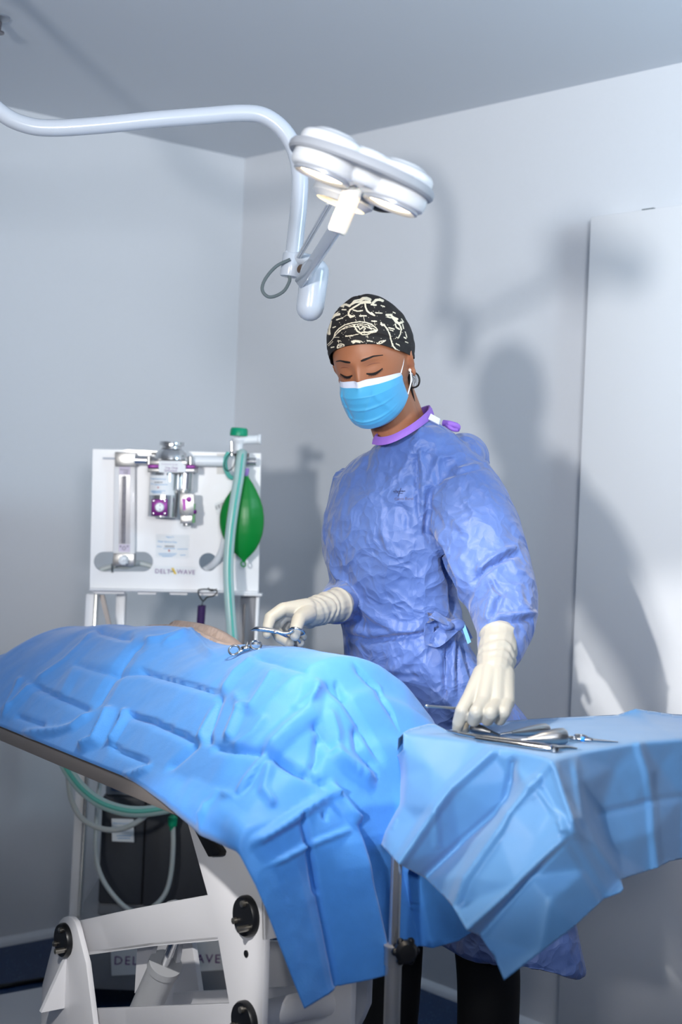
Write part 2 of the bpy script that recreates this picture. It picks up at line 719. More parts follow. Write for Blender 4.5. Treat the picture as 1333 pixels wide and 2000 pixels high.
# ================================================================== operating light
m_lampw = mat('lamp_white', (214, 217, 222), 0.25, coat=0.3)
m_armw = mat('arm_white', (188, 196, 208), 0.22, coat=0.4)
m_lamprim = mat('lamp_rim_grey', (160, 164, 172), 0.5, bump=0.1, bscale=500)
m_chrome = mat('polished_steel', (212, 213, 215), 0.14, 0.85)
m_steel = mat('brushed_steel', (188, 186, 184), 0.30, 0.72, bump=0.05, bscale=300, stretch=(1, 1, 20))
m_blk = mat('black_plastic', (18, 18, 20), 0.4)
m_greyc = mat('grey_cable', (92, 104, 108), 0.5)
YA = 2.75
px2m = YA / FPX
LC = P(703, 335, 2.15)
AX = V((-0.32, 0.047, -0.958)).normalized()
EX = (V((1, 0, 0)) - AX * AX.x).normalized()
EY = AX.cross(EX)
if EY.y < 0:
    EY = -EY
lampt = thing('operating_light', P(-95, -104, YA).xyz, 'white three-lens operating light on a bent white ceiling arm', 'lamp')
arm_px = [(-95, -104), (-78, 50), (-42, 170), (5, 222), (55, 245), (110, 250), (200, 244), (300, 234), (400, 226), (470, 221), (515, 226), (552, 252),
          (576, 292), (586, 340), (584, 400), (579, 450), (573, 505)]
mesh_obj('support_arm', MB().tube(bez([P(x, y, YA) for x, y in arm_px], 6), 0.0165, 20), m_armw, lampt)
top = P(-95, -104, YA)
mesh_obj('ceiling_mount', MB().lathe((top.x, top.y, ZC - 0.001), (0, 0, -1), [(0, 0.07), (0.03, 0.07), (0.05, 0.03), (0.09, 0.022)], 28), m_lampw, lampt)
j = MB()
j.cyl(P(573, 496, YA), P(566, 541, YA), 0.0195)
j.cyl(P(560, 498, YA), P(616, 512, YA - 0.02), 0.0125)
jt = mesh_obj('swivel_joint', j, m_armw, lampt, bevel=0.002)
kb = MB().cyl(P(588, 525, YA - 0.02), P(596, 529, YA - 0.03), 0.009)
mesh_obj('joint_knob', kb, mat('knob_brown', (92, 74, 60), 0.4), jt)
back = LC + EY * 0.10 - AX * 0.0
link_a, link_b = P(594, 548, YA - 0.06), P(690, 400, 2.30)
bar = MB()
d = (link_b - link_a).normalized()
sx = d.cross(V((0, 1, 0))).normalized()
sy = d.cross(sx)
for wd, off in ((0.021, 0.0),):
    bar.prism([link_a - sx * wd / 2, link_a + sx * wd / 2, link_b + sx * wd / 2, link_b - sx * wd / 2], sy * 0.016)
mesh_obj('link_bar', bar, m_armw, lampt, bevel=0.003)
for dx in (0, 6):
    mesh_obj('tie_rod', MB().cyl(P(581 + dx, 502, YA - 0.03), P(640 + dx * 1.3, 398, 2.32), 0.0024, 8), m_lampw, lampt)
mesh_obj('counterweight', MB().cone_capsule(P(615, 532, YA - 0.05), P(606, 600, YA - 0.05), 0.0275, 0.0265, 24), m_armw, lampt)
cl = [(290, 955), (200, 1000), (130, 1080), (108, 1150), (140, 1195), (190, 1195), (250, 1160), (285, 1100), (287, 1065)]
mesh_obj('cable', MB().tube(bez([P(480 + x / 3.3325, 220 + y / 3.3325, YA - 0.022) for x, y in cl], 6), 0.0032, 8), m_greyc, lampt)

# head: three round lobes fused to one housing, with a rim around it
hb = MB()
lob = []
for deg in (218, -8, 102):
    a = math.radians(deg)
    lob.append(LC + EX * (0.062 * math.cos(a)) + EY * (0.062 * math.sin(a)))
for c in lob:
    hb.lathe(c - AX * 0.034, AX, [(0, 0.028), (0.003, 0.034), (0.006, 0.037), (0.009, 0.046), (0.014, 0.050), (0.054, 0.052), (0.061, 0.050), (0.064, 0.046)], 40)
hb.lathe(LC - AX * 0.028, AX, [(0, 0.055), (0.008, 0.064), (0.048, 0.066), (0.054, 0.058)], 36)
for i_, j_ in ((0, 1), (1, 2), (2, 0)):
    mid = (lob[i_] + lob[j_]) / 2
    mid = LC + (mid - LC) * 1.15
    hb.lathe(mid - AX * 0.028, AX, [(0, 0.030), (0.006, 0.037), (0.048, 0.039), (0.054, 0.034)], 30)
me = remesh('housing', hb, 0.0022, 4)
housing = link_mesh('housing', me, m_lampw, lampt)
rim = MB()
rp = []
for k in range(72):
    t = 2 * math.pi * k / 72
    rr = 0.112 + 0.006 * math.cos(3 * (t - math.radians(102)))
    rp.append((math.cos(t), math.sin(t), rr))
prof = [(-0.013, -0.006), (0.000, -0.0075), (0.003, -0.003), (0.003, 0.004), (0.0, 0.0075), (-0.05, 0.006), (-0.05, -0.005)]
vs, fs = [], []
for (c, s_, rr) in rp:
    for (o, h) in prof:
        vs.append(LC + (EX * c + EY * s_) * (rr + o) + AX * h)
npf = len(prof)
for i in range(72):
    for k in range(npf):
        a, b = i * npf + k, i * npf + (k + 1) % npf
        a2, b2 = ((i + 1) % 72) * npf + k, ((i + 1) % 72) * npf + (k + 1) % npf
        fs.append((a, b, b2, a2))
rim.add(vs, fs)
mesh_obj('rim', rim, m_lamprim, lampt)
m_lens = mat('lit_lens', (255, 238, 205), 0.2, emit=(255, 226, 176), estr=9)
for c in lob:
    b0 = c + AX * 0.030
    bz = mesh_obj('lens_bezel', MB().lathe(b0, AX, [(-0.004, 0.034), (-0.004, 0.044), (0.004, 0.044), (0.006, 0.041), (0.003, 0.0365), (-0.004, 0.034)], 40, cap=False),
                  mat('bezel_grey', (178, 182, 190), 0.3, 0.3), lampt)
    mesh_obj('lens', MB().lathe(b0, AX, [(-0.003, 0.0365), (0.0, 0.0362), (0.003, 0.025), (0.0045, 0.010), (0.0046, 0.0)], 40), m_lens, bz)
    sp = lamp('SPOT', 'lens_beam', c + AX * 0.040, c.lerp(LC, 0.4) + V((-0.03, 0.10, -0.85)), 17, (1.0, 0.84, 0.62), spot_size=math.radians(96), spot_blend=0.6,
              shadow_soft_size=0.03)
    sp.parent = lampt
    sp.matrix_parent_inverse = chain_inv(lampt)
mesh_obj('handle', MB().lathe(LC + AX * 0.022, AX, [(0, 0.020), (0.006, 0.018), (0.010, 0.0155), (0.072, 0.0145), (0.076, 0.0125), (0.0765, 0.0)], 28),
         mat('handle_white', (240, 238, 232), 0.35, sub=0.3), lampt)
yk = MB()
yk.tube(bez([LC + EX * 0.05 + EY * 0.10 + AX * 0.004, LC + EX * 0.03 + EY * 0.15 + AX * 0.012, link_b + V((0.012, 0, 0.0)), link_b], 6), 0.013, 14)
yk.lathe(lob[2] + AX * 0.028, AX, [(0, 0.05), (0.012, 0.05), (0.02, 0.04)], 30, cap=False)
mesh_obj('yoke', yk, m_lampw, lampt)
yp = LC + EX * 0.055 + EY * 0.105 + AX * 0.02
mesh_obj('yoke_pad', MB().ball(yp, (0.026, 0.02, 0.008), 20, 10), m_blk, lampt)
# ================================================================== operating table
TC = V((-0.118, 2.10, 0))
TU = V((-0.587, 0.81, 0)).normalized()       # long axis, away from the viewer
TV = V((0.81, 0.587, 0)).normalized()        # across, away from the viewer
ZT = 0.845
TWID = 0.44
TLEN = 1.62


def tb(t, s, z):
    return V((TC.x + TU.x * t + TV.x * s, TC.y + TU.y * t + TV.y * s, z))


m_ss = mat('table_steel', (128, 122, 120), 0.45, 0.4, bump=0.08, bscale=120)
m_pw = mat('white_powder_coat', (222, 222, 226), 0.35, coat=0.2, var=0.02, bscale=9)
m_pg = mat('grey_powder_coat', (150, 152, 158), 0.45)
m_dk = mat('black_pivot', (20, 21, 24), 0.35)
m_bolt = mat('bolt_steel', (150, 146, 138), 0.3, 0.9)

table = thing('operating_table', tb(0.8, 0.2, 0), 'stainless steel operating table on a white scissor lift frame under the blue drape', 'operating table')
mesh_obj('table_top', MB().prism([tb(0.02, 0, ZT), tb(TLEN, 0, ZT), tb(TLEN, TWID, ZT), tb(0.02, TWID, ZT)], (0, 0, -0.026)), m_ss, table, bevel=0.003)
S1, S2 = 0.15, 0.33


def fr(px, py, s=S1):
    return on_plane(px, py, tb(0, s, 0), TV)


plate = [(361, 1590), (405, 1748), (349, 1758), (250, 1777), (149, 1799), (166, 1866), (300, 1848), (426, 1837), (447, 1960), (181, 1970), (181, 2070),
         (510, 2070), (517, 1836), (515, 1747), (466, 1630), (446, 1585)]
pp = [fr(*p) for p in plate]
for p in pp:
    p.z = min(p.z, ZT - 0.028)
mesh_obj('lift_plate', MB().prism(pp, TV * 0.012), m_pw, table, bevel=0.002)
pp2 = [p + TV * (S2 - S1) for p in pp]
mesh_obj('lift_plate', MB().prism(pp2, TV * 0.012), m_pw, table, bevel=0.002)
# folded flange along the edges of the front plate
fl = MB()
for a, b, wd in ((pp[5], pp[6], 0.06), (pp[6], pp[7], 0.06), (pp[13], pp[14], 0.07), (pp[12], pp[13], 0.05)):
    n = (b - a).cross(TV).normalized() * 0.006
    fl.prism([a, b, b + TV * wd, a + TV * wd], n)
mesh_obj('flange', fl, m_pw, table)
# left bracket standing on the base
br = [(78, 2035), (82, 1924), (97, 1865), (111, 1811), (116, 1799), (123, 1792), (131, 1789.5), (139, 1792), (146, 1800), (151, 1815), (168, 1882), (187, 2035)]
bp = [fr(x, y, S1 - 0.02) for x, y in br]
mesh_obj('pivot_bracket', MB().prism(bp, TV * 0.012), m_pw, table, bevel=0.002)
mesh_obj('pivot_bracket', MB().prism([p + TV * 0.24 for p in bp], TV * 0.012), m_pw, table, bevel=0.002)
g = [fr(130, 1869, S1 - 0.02), fr(82, 1993, S1 - 0.02), fr(139, 1979, S1 - 0.02)]
g2 = g[2] - TV * 0.0
foot = V((g2.x, g2.y, g2.z)) - TV * 0.05
mesh_obj('gusset', MB().prism([g[0] - V((0, 0, 0.0)), g2, foot], TU * 0.010), m_pw, table)
# hydraulic actuator
ac = MB()
a1, a2 = fr(282, 1975, 0.22), fr(323, 1884, 0.22)
ac.cyl(a1, a2, 0.030, 28)
ac.cyl(a2 - (a2 - a1).normalized() * 0.012, a2 + (a2 - a1).normalized() * 0.004, 0.033, 28)
act = mesh_obj('actuator', ac, mat('actuator_grey', (176, 178, 182), 0.4, 0.1), table)
mesh_obj('piston_rod', MB().cyl(a2, fr(342, 1835, 0.22), 0.0095, 20), m_chrome, act)
mb = MB().prism([fr(268, 1850, 0.20), fr(300, 1846, 0.20), fr(286, 1905, 0.20), fr(263, 1940, 0.20)], TV * 0.01)
mb.prism([fr(336, 1850, 0.24), fr(349, 1846, 0.24), fr(340, 1905, 0.24), fr(325, 1912, 0.24)], TV * 0.01)
mesh_obj('actuator_bracket', mb, m_pw, table)


def pivot(px, py, s, r):
    c = fr(px, py, s)
    n = -TV
    ob = mesh_obj('pivot_cap', MB().lathe(c - n * 0.006, n, [(0, r), (0.012, r), (0.016, r * 0.93), (0.0165, 0)], 36), m_dk, table)
    for k, (a, ln) in enumerate(((100, 0.008), (215, 0.022), (330, 0.008))):
        q = c + (TU * math.cos(math.radians(a)) + V((0, 0, 1)) * math.sin(math.radians(a))) * r * 0.68 + n * 0.008
        mesh_obj('bolt', MB().lathe(q, n, [(0, 0.0055), (ln, 0.0055), (ln + 0.001, 0.003), (ln + 0.001, 0)], 10), m_bolt, ob)


pivot(127, 1836, S1 - 0.021, 0.034)
pivot(484, 1789, S1 - 0.002, 0.034)
pivot(481, 1995, S1 - 0.002, 0.034)
mesh_obj('bolt_hole', MB().lathe(fr(481, 1863, S1 - 0.001), -TV, [(-0.001, 0.006), (0.001, 0.006), (0.001, 0)], 14), m_dk, table)
# cross rollers between the plates
for (x, y, r) in ((500, 1790, 0.03), (480, 1990, 0.024), (150, 1836, 0.022)):
    c = fr(x, y, S1 + 0.012)
    mesh_obj('cross_roller', MB().cyl(c, c + TV * (S2 - S1 - 0.012), r, 28), m_pw if r > 0.023 else m_pg, table)
c = fr(520, 1822, S1 + 0.012)
mesh_obj('cross_rod', MB().cyl(c, c + TV * 0.16, 0.011), m_chrome, table)
# rear housing and wheel at the near end
rear = [fr(x, y, 0.40) for x, y in [(505, 1838), (722, 1838), (717, 1962), (704, 1992), (670, 2050), (505, 2075)]]
mesh_obj('rear_housing', MB().prism(rear, TV * 0.012), m_pw, table, bevel=0.002)
top_sh = [fr(505, 1838, 0.24), fr(620, 1838, 0.24), fr(722, 1838, 0.40), fr(505, 1838, 0.40)]
wc = fr(656, 1966, 0.385)
wh = mesh_obj('guide_wheel', MB().lathe(wc + TV * 0.012, -TV, [(0, 0.036), (0.004, 0.040), (0.016, 0.040), (0.02, 0.034), (0.022, 0.030), (0.024, 0.012), (0.024, 0)], 36), m_pw, table)
mesh_obj('wheel_hub', MB().lathe(wc - TV * 0.012, -TV, [(0, 0.012), (0.004, 0.012), (0.005, 0.0)], 6), m_dk, wh)
# black rubber stop on the front plate
st = [fr(x, y, S1 - 0.001) for x, y in [(378, 1592), (402, 1600), (443, 1662), (441, 1671), (420, 1672)]]
mesh_obj('rubber_stop', MB().prism(st, -TV * 0.014), mat('black_rubber', (14, 14, 16), 0.5), table, bevel=0.002)
# top bearers that carry the table top
mesh_obj('bearer', MB().prism([tb(0.12, S1 - 0.03, ZT - 0.027), tb(1.2, S1 - 0.03, ZT - 0.027), tb(1.2, S1 + 0.02, ZT - 0.027), tb(0.12, S1 + 0.02, ZT - 0.027)], (0, 0, -0.03)), m_pg, table)
mesh_obj('bearer', MB().prism([tb(0.12, S2 - 0.01, ZT - 0.027), tb(1.2, S2 - 0.01, ZT - 0.027), tb(1.2, S2 + 0.04, ZT - 0.027), tb(0.12, S2 + 0.04, ZT - 0.027)], (0, 0, -0.03)), m_pg, table)
# base slab on the floor
mesh_obj('base', MB().prism([tb(0.10, 0.02, 0.002), tb(1.5, 0.02, 0.002), tb(1.5, 0.40, 0.002), tb(0.10, 0.40, 0.002)], (0, 0, 0.085)), m_pw, table, bevel=0.006)

# ================================================================== covered patient
RT = [(-0.3, 0), (0.0, 0.012), (0.04, 0.10), (0.09, 0.168), (0.145, 0.224), (0.3, 0.222), (0.394, 0.214), (0.55, 0.198), (0.71, 0.214), (0.954, 0.194),
      (1.15, 0.172), (1.3, 0.112), (1.44, 0.048), (1.55, 0.016), (1.62, 0.004), (1.9, 0.0)]
SRIDGE = 0.26


def hump(t, s):
    R = smooth_interp(t, [a for a, _ in RT], [b for _, b in RT])
    x = s / SRIDGE
    if x < 0:
        k = 0
    elif x < 1:
        k = math.sin(math.pi / 2 * x) ** 0.85
    else:
        k = max(0.0, math.cos((s - SRIDGE) / (TWID + 0.05 - SRIDGE) * math.pi / 2)) ** 0.5
    return R * k


# a dog lying on its side under the drape: one continuous body, its back just shows beyond the drape
dog = MB()


def dcap(a, b, ra, rb):
    dog.cone_capsule(a, b, ra, rb, 18)


dog.ball(tb(0.72, 0.30, ZT + 0.122), (0.105, 0.24, 0.108), 28, 18, Matrix.Rotation(math.atan2(TU.y, TU.x) - math.pi / 2, 3, 'Z'))
dog.ball(tb(0.42, 0.25, ZT + 0.10), (0.095, 0.20, 0.088), 28, 18, Matrix.Rotation(math.atan2(TU.y, TU.x) - math.pi / 2, 3, 'Z'))
dcap(tb(0.98, 0.26, ZT + 0.10), tb(1.15, 0.25, ZT + 0.09), 0.075, 0.055)
dcap(tb(1.15, 0.25, ZT + 0.075), tb(1.24, 0.24, ZT + 0.06), 0.06, 0.045)
dcap(tb(1.24, 0.24, ZT + 0.05), tb(1.34, 0.22, ZT + 0.035), 0.036, 0.024)
for (t0, s0) in ((0.92, 0.20), (0.95, 0.24)):
    dcap(tb(t0, s0, ZT + 0.08), tb(t0 + 0.02, 0.13, ZT + 0.045), 0.045, 0.026)
    dcap(tb(t0 + 0.02, 0.13, ZT + 0.045), tb(t0 - 0.05, 0.075, ZT + 0.028), 0.024, 0.020)
for (t0, s0) in ((0.32, 0.20), (0.28, 0.25)):
    dcap(tb(t0, s0, ZT + 0.09), tb(t0 + 0.06, 0.13, ZT + 0.05), 0.062, 0.032)
    dcap(tb(t0 + 0.06, 0.13, ZT + 0.05), tb(t0 - 0.02, 0.10, ZT + 0.035), 0.028, 0.020)
dcap(tb(0.24, 0.27, ZT + 0.09), tb(0.14, 0.26, ZT + 0.03), 0.022, 0.010)
for sgn in (-1, 1):
    dog.ball(tb(1.16, 0.245 + 0.05 * sgn, ZT + 0.10), (0.012, 0.03, 0.025), 12, 8)
# ------------------------------------------------------------------ the big blue drape over the patient
m_drape = cloth_mat('blue_surgical_drape', (68, 138, 218), crumple=0.12, cscale=9, grain=0.3, gscale=500, var=0.07)
m_tray_d = cloth_mat('pale_blue_tray_drape', (84, 134, 186), crumple=0.06, cscale=7, grain=0.05, gscale=500, rough=0.5, var=0.03)

hem_px = [(578, 1961), (656, 1924), (751, 1888), (790, 1868), (826, 1848), (882, 1831), (911, 1812), (950, 1790)]
top_px = [(505, 1646), (591, 1606), (693, 1604), (740, 1604), (782, 1602), (850, 1590), (890, 1585), (960, 1570)]


def end_s(px, py):
    q = on_plane(px, py, tb(-0.012, 0, 0), TU)
    return (q - TC).dot(TV), q.z


hem_sz = [end_s(*p) for p in hem_px]
top_s = [end_s(*p)[0] for p in top_px]
top_s[0] = 0.0
top_s[-1] = max(top_s[-1], TWID)
NS, NA_TOP, NA_HANG = 170, 480, 80
A_MAX = 1.60
S_OV = 0.075       # overhang on the far side
sig = np.linspace(0, 1, NS)
s_knots = np.array(top_s)
pleat_off = {0: 0.006, 1: -0.010, 2: 0.016, 3: -0.016, 4: -0.012, 5: 0.004, 6: 0.006, 7: -0.01}


def pleat(s):
    """how far the hanging end stands out from the table end, by position across it"""
    ks = [-0.05, 0.0, s_knots[1] - 0.03, s_knots[1], s_knots[1] + 0.012, (s_knots[1] + s_knots[2]) / 2, s_knots[2] - 0.004, s_knots[2] + 0.006,
          s_knots[4] - 0.004, s_knots[4] + 0.008, s_knots[5], 0.6]
    vs = [0.010, 0.012, 0.006, -0.004, -0.002, 0.012, 0.020, -0.014, -0.016, 0.006, 0.010, 0.0]
    return float(np.interp(s, ks, vs))


verts = []
grid_idx = []
a_vals = list(np.linspace(A_MAX, 0.0, NA_TOP)) + list(-np.linspace(0, 1, NA_HANG + 1)[1:])
for a in a_vals:
    row = []
    for j in range(NS):
        x = sig[j]
        if a >= 0:
            s = x * (TWID + S_OV)
            if s <= TWID:
                z = ZT + 0.003 + hump(a, s)
                ke = min(1.0, max(0.0, (0.40 - a) / 0.29)) ** 1.5
                if ke > 0 and j < 5:
                    z -= ke * (0.036, 0.028, 0.017, 0.007, 0.002)[j]
                    s += ke * (-0.014, -0.0165, -0.017, -0.015, -0.009)[j]
                p = tb(a, s, z)
            else:
                o = s - TWID
                zt = ZT + 0.003 + hump(a, TWID)
                p = tb(a, TWID + min(o, 0.012), zt - o * 0.97)
        else:
            s0 = x * (TWID + S_OV)
            s0c = min(s0, TWID + 0.012)
            zt = ZT + 0.003 + hump(0, min(s0, TWID)) - max(0, s0 - TWID)
            # hem position for this column
            f = s0 / max(TWID, 1e-6)
            sh = float(np.interp(s0, s_knots, [h[0] for h in hem_sz]))
            zh = float(np.interp(s0, s_knots, [h[1] for h in hem_sz]))
            k = -a
            s = s0c + (sh - s0) * k
            z = zt + (zh - zt) * k
            if j < 5:
                s += (1 - k) * (-0.014, -0.0165, -0.017, -0.015, -0.009)[j]
                z -= (1 - k) * (0.036, 0.028, 0.017, 0.007, 0.002)[j]
            e = min(1.0, k * 5)
            out = 0.010 * e + pleat(s0) * min(1, k * 3) + 0.012 * k * k
            p = tb(-out, s, z)
        row.append(len(verts))
        verts.append(p)
    grid_idx.append(row)
A = np.array([tuple(p) for p in verts])
faces = []
for i in range(len(grid_idx) - 1):
    for j in range(NS - 1):
        faces.append((grid_idx[i][j], grid_idx[i + 1][j], grid_idx[i + 1][j + 1], grid_idx[i][j + 1]))

# soft tent of the cloth at the near end: blur the grid so the edge rolls over
G = A.reshape(len(a_vals), NS, 3)
for it in range(6):
    lo, hi = NA_TOP - 36, NA_TOP + 12
    seg = G[lo:hi].copy()
    G[lo:hi] = 0.5 * seg + 0.25 * (G[lo - 1:hi - 1] + G[lo + 1:hi + 1])
A = G.reshape(-1, 3)


def grid_normals(G):
    du = np.gradient(G, axis=0)
    dv = np.gradient(G, axis=1)
    n = np.cross(dv, du)
    n /= np.linalg.norm(n, axis=2, keepdims=True) + 1e-12
    return n


Nn = grid_normals(G).reshape(-1, 3)
flip = (Nn[:, 2] < -0.2) | ((Nn @ np.array(tuple(-TU))) < -0.5)
if np.mean(Nn[:, 2] < 0) > 0.5:
    Nn = -Nn
Q = projn(A)
view = A - np.array([0, 0, CAMZ])
facing = (np.sum(Nn * view, 1) < 0.02)
s_all = (A - np.array(tuple(TC))) @ np.array(tuple(TV))
seen = facing & (s_all < SRIDGE + 0.06)


def c1(x, y):
    return (x / 4.166, 1200 + y / 4.166)


def c2(x, y):
    return (300 + x / 4.166, 1220 + y / 4.166)


def c3(x, y):
    return (600 + x / 4.166, 1250 + y / 4.166)


def c4(x, y):
    return (380 + x / 3.508, 1460 + y / 3.508)


mm = 0.001
lst = [
    # folds across the left part (from the packing): valleys with a lit lip
    ([c1(270, 565), c1(490, 670), c1(765, 790)], -7 * mm, 26, 'j'),
    ([c1(270, 565), c1(60, 790), c1(20, 850)], 5 * mm, 22, 'v'),
    ([c1(270, 565), c1(540, 375), c1(790, 130)], 4 * mm, 30, 'v'),
    ([c1(490, 670), c1(620, 420)], 3 * mm, 24, 'v'),
    ([c1(790, 130), c1(960, 180), c1(1090, 195)], -6 * mm, 20, 'v'),
    ([c1(765, 790), c1(950, 485), c1(1090, 290), c1(1210, 210)], -6 * mm, 26, 'v'),
    ([c1(600, 400), c1(770, 455), c1(950, 487), c1(1235, 470)], -4 * mm, 20, 'v'),
    ([c1(765, 790), c1(600, 915), c1(490, 945), c1(170, 970)], 7 * mm, 16, 'v'),
    ([c1(120, 820), c1(270, 880), c1(380, 905)], -4 * mm, 16, 'v'),
    ([c1(910, 745), c1(860, 880), c1(790, 1030), c1(640, 1090)], 13 * mm, 22, 'v'),
    ([c1(1020, 760), c1(1010, 870), c1(960, 960), c1(895, 1055)], 9 * mm, 14, 'v'),
    ([c1(895, 1055), c1(1000, 1110), c1(1240, 1220)], -6 * mm, 24, 'j'),
    ([c1(1240, 1230), c1(1110, 1290), c1(990, 1315)], 5 * mm, 14, 'v'),
    ([c1(150, 505), c1(165, 530), c1(60, 790)], 4 * mm, 14, 'v'),
    # middle
    ([c2(-120, 350), c2(0, 400), c2(300, 480), c2(560, 562)], -7 * mm, 26, 'j'),
    ([c2(-235, 710), c2(0, 780), c2(200, 870), c2(375, 955)], -10 * mm, 26, 'j'),
    ([c2(560, 562), c2(500, 720), c2(440, 880), c2(465, 1000)], -9 * mm, 18, 'v'),
    ([c2(540, 600), c2(440, 800), c2(370, 945)], 6 * mm, 14, 'v'),
    ([c2(375, 955), c2(240, 1080), c2(110, 1190)], -6 * mm, 18, 'v'),
    ([c2(560, 562), c2(660, 400), c2(820, 265)], 5 * mm, 24, 'v'),
    ([c2(820, 265), c2(1000, 310), c2(1280, 390)], -4 * mm, 24, 'v'),
    ([c2(640, 540), c2(720, 650), c2(800, 672), c2(1000, 345)], 5 * mm, 30, 'v'),
    ([c2(720, 650), c2(660, 800), c2(605, 950)], 8 * mm, 20, 'v'),
    ([c2(920, 730), c2(800, 900), c2(640, 1010)], 4 * mm, 24, 'v'),
    ([c2(465, 1000), c2(700, 1030), c2(910, 1052)], -7 * mm, 22, 'v'),
    ([c2(910, 1052), c2(1100, 860), c2(1270, 710), c2(1330, 420)], 12 * mm, 40, 'v'),
    ([c2(910, 1052), c2(780, 1300), c2(660, 1410)], -6 * mm, 22, 'v'),
    ([c2(910, 1052), c2(1100, 1150), c2(1290, 1250)], -7 * mm, 22, 'v'),
    ([c2(60, 170), c2(300, 60), c2(420, 200), c2(520, 260)], 4 * mm, 24, 'v'),
    ([c2(-80, 130), c2(100, 110), c2(280, 70)], 4 * mm, 16, 'v'),
    # right part
    ([c3(130, 345), c3(300, 485), c3(460, 740), c3(625, 1010)], -8 * mm, 22, 'v'),
    ([c3(370, 190), c3(575, 405), c3(690, 590), c3(800, 750)], -7 * mm, 20, 'j'),
    ([c3(330, 470), c3(460, 440), c3(575, 405), c3(860, 370)], 3 * mm, 24, 'v'),
    ([c3(230, 340), c3(300, 485)], -6 * mm, 12, 'v'),
    ([c3(40, 680), c3(130, 790), c3(235, 910)], -8 * mm, 26, 'v'),
    ([c3(100, 780), c3(80, 950), c3(40, 1080)], -10 * mm, 26, 'v'),
    ([c3(190, 890), c3(360, 1020), c3(550, 1145)], 12 * mm, 30, 'v'),
    ([c3(180, 560), c3(240, 760), c3(235, 910)], 6 * mm, 26, 'v'),
    ([c3(390, 700), c3(410, 880), c3(570, 1085)], -9 * mm, 24, 'v'),
    ([c3(1010, 460), c3(1090, 560), c3(1175, 655)], -5 * mm, 14, 'v'),
    ([c3(-120, 590), c3(40, 480), c3(100, 330)], 5 * mm, 24, 'v'),
    # lower part before the end edge
    ([c4(490, 40), c4(380, 200), c4(285, 340)], 9 * mm, 16, 'v'),
    ([c4(285, 340), c4(120, 310), c4(-60, 230)], 4 * mm, 22, 'v'),
    ([c4(105, 370), c4(30, 480)], 6 * mm, 10, 'v'),
    ([c4(540, 70), c4(790, 210), c4(950, 300)], -7 * mm, 24, 'v'),
    ([c4(520, 90), c4(480, 300), c4(550, 410)], 7 * mm, 24, 'v'),
    ([c4(950, 300), c4(850, 370), c4(730, 455), c4(440, 630)], 12 * mm, 22, 'V'),
    ([c4(950, 300), c4(1030, 400), c4(1100, 490)], 12 * mm, 20, 'V'),
    ([c4(890, 440), c4(890, 500)], -4 * mm, 14, 'v'),
    ([c4(740, 480), c4(780, 660), c4(830, 980)], -8 * mm, 18, 'V'),
    ([c4(510, 810), c4(740, 690), c4(860, 640), c4(1090, 555)], 5 * mm, 14, 'v'),
    ([(602, 1648), (630, 1790), (657, 1924)], -6 * mm, 14, 'V'),
    ([(799, 1703), (812, 1780), (826, 1848)], 8 * mm, 10, 'V'),
    ([(860, 1790), (850, 1700)], 7 * mm, 18, 'v'),
]
thin = [(p_, 2.2 * mm * (1 if h_ > 0 else -1), 5.0, 'v') for p_, h_, w_, k_ in lst if abs(h_) >= 4 * mm]
D = folds(Q, thin) * seen + folds(Q, [(p_, h_ * 1.15, w_ * 0.62, k_) for p_, h_, w_, k_ in lst]) * seen
# fine crumple
for i in range(len(A)):
    p = A[i]
    D[i] += 0.0016 * (noise.ridged_multi_fractal(V((p[0] * 9, p[1] * 9, p[2] * 9)), 0.9, 2.1, 3, 1.0, 2.0) - 1.0) * 0.5
    D[i] += 0.0012 * noise.noise(V((p[0] * 22, p[1] * 22, p[2] * 22)))
A = A + Nn * D[:, None]
# near edge of the cloth: slightly uneven, lying on the table edge
dmb = MB()
dmb.v = [V(p) for p in A]
dmb.f = faces
dmb.mi = [0] * len(faces)
dr = mesh_obj('patient_drape', dmb, m_drape, angle=180)
so = dr.modifiers.new('thick', 'SOLIDIFY')
so.thickness = 0.0012
so.offset = 1
tag(dr, 'large creased blue drape covering the patient on the operating table', 'drape')
DRAPE_BVH = BVHTree.FromPolygons([V(p) for p in A], faces)

me = remesh('dog', dog, 0.007, 8)
# the hidden body stays below the drape, its back stands a little proud beyond the ridge
for v in me.vertices:
    r = v.co - TC
    t, s = r.dot(TU), r.dot(TV)
    lim = ZT + hump(t, s) - 0.022
    if s > SRIDGE + 0.02 and 0.40 < t < 1.0:
        lim = max(lim, ZT + 0.224 - 0.9 * max(0, abs(t - 0.68) - 0.12)) if s > SRIDGE + 0.05 else lim + 0.03
    v.co.z = max(ZT + 0.001, min(v.co.z, lim))
dg = link_mesh('dog', me, mat('pinkish_tan_skin', (168, 152, 146), 0.7, bump=0.2, bscale=200))
tag(dg, 'pinkish tan animal lying under the blue drape, only its back showing behind it', 'animal')


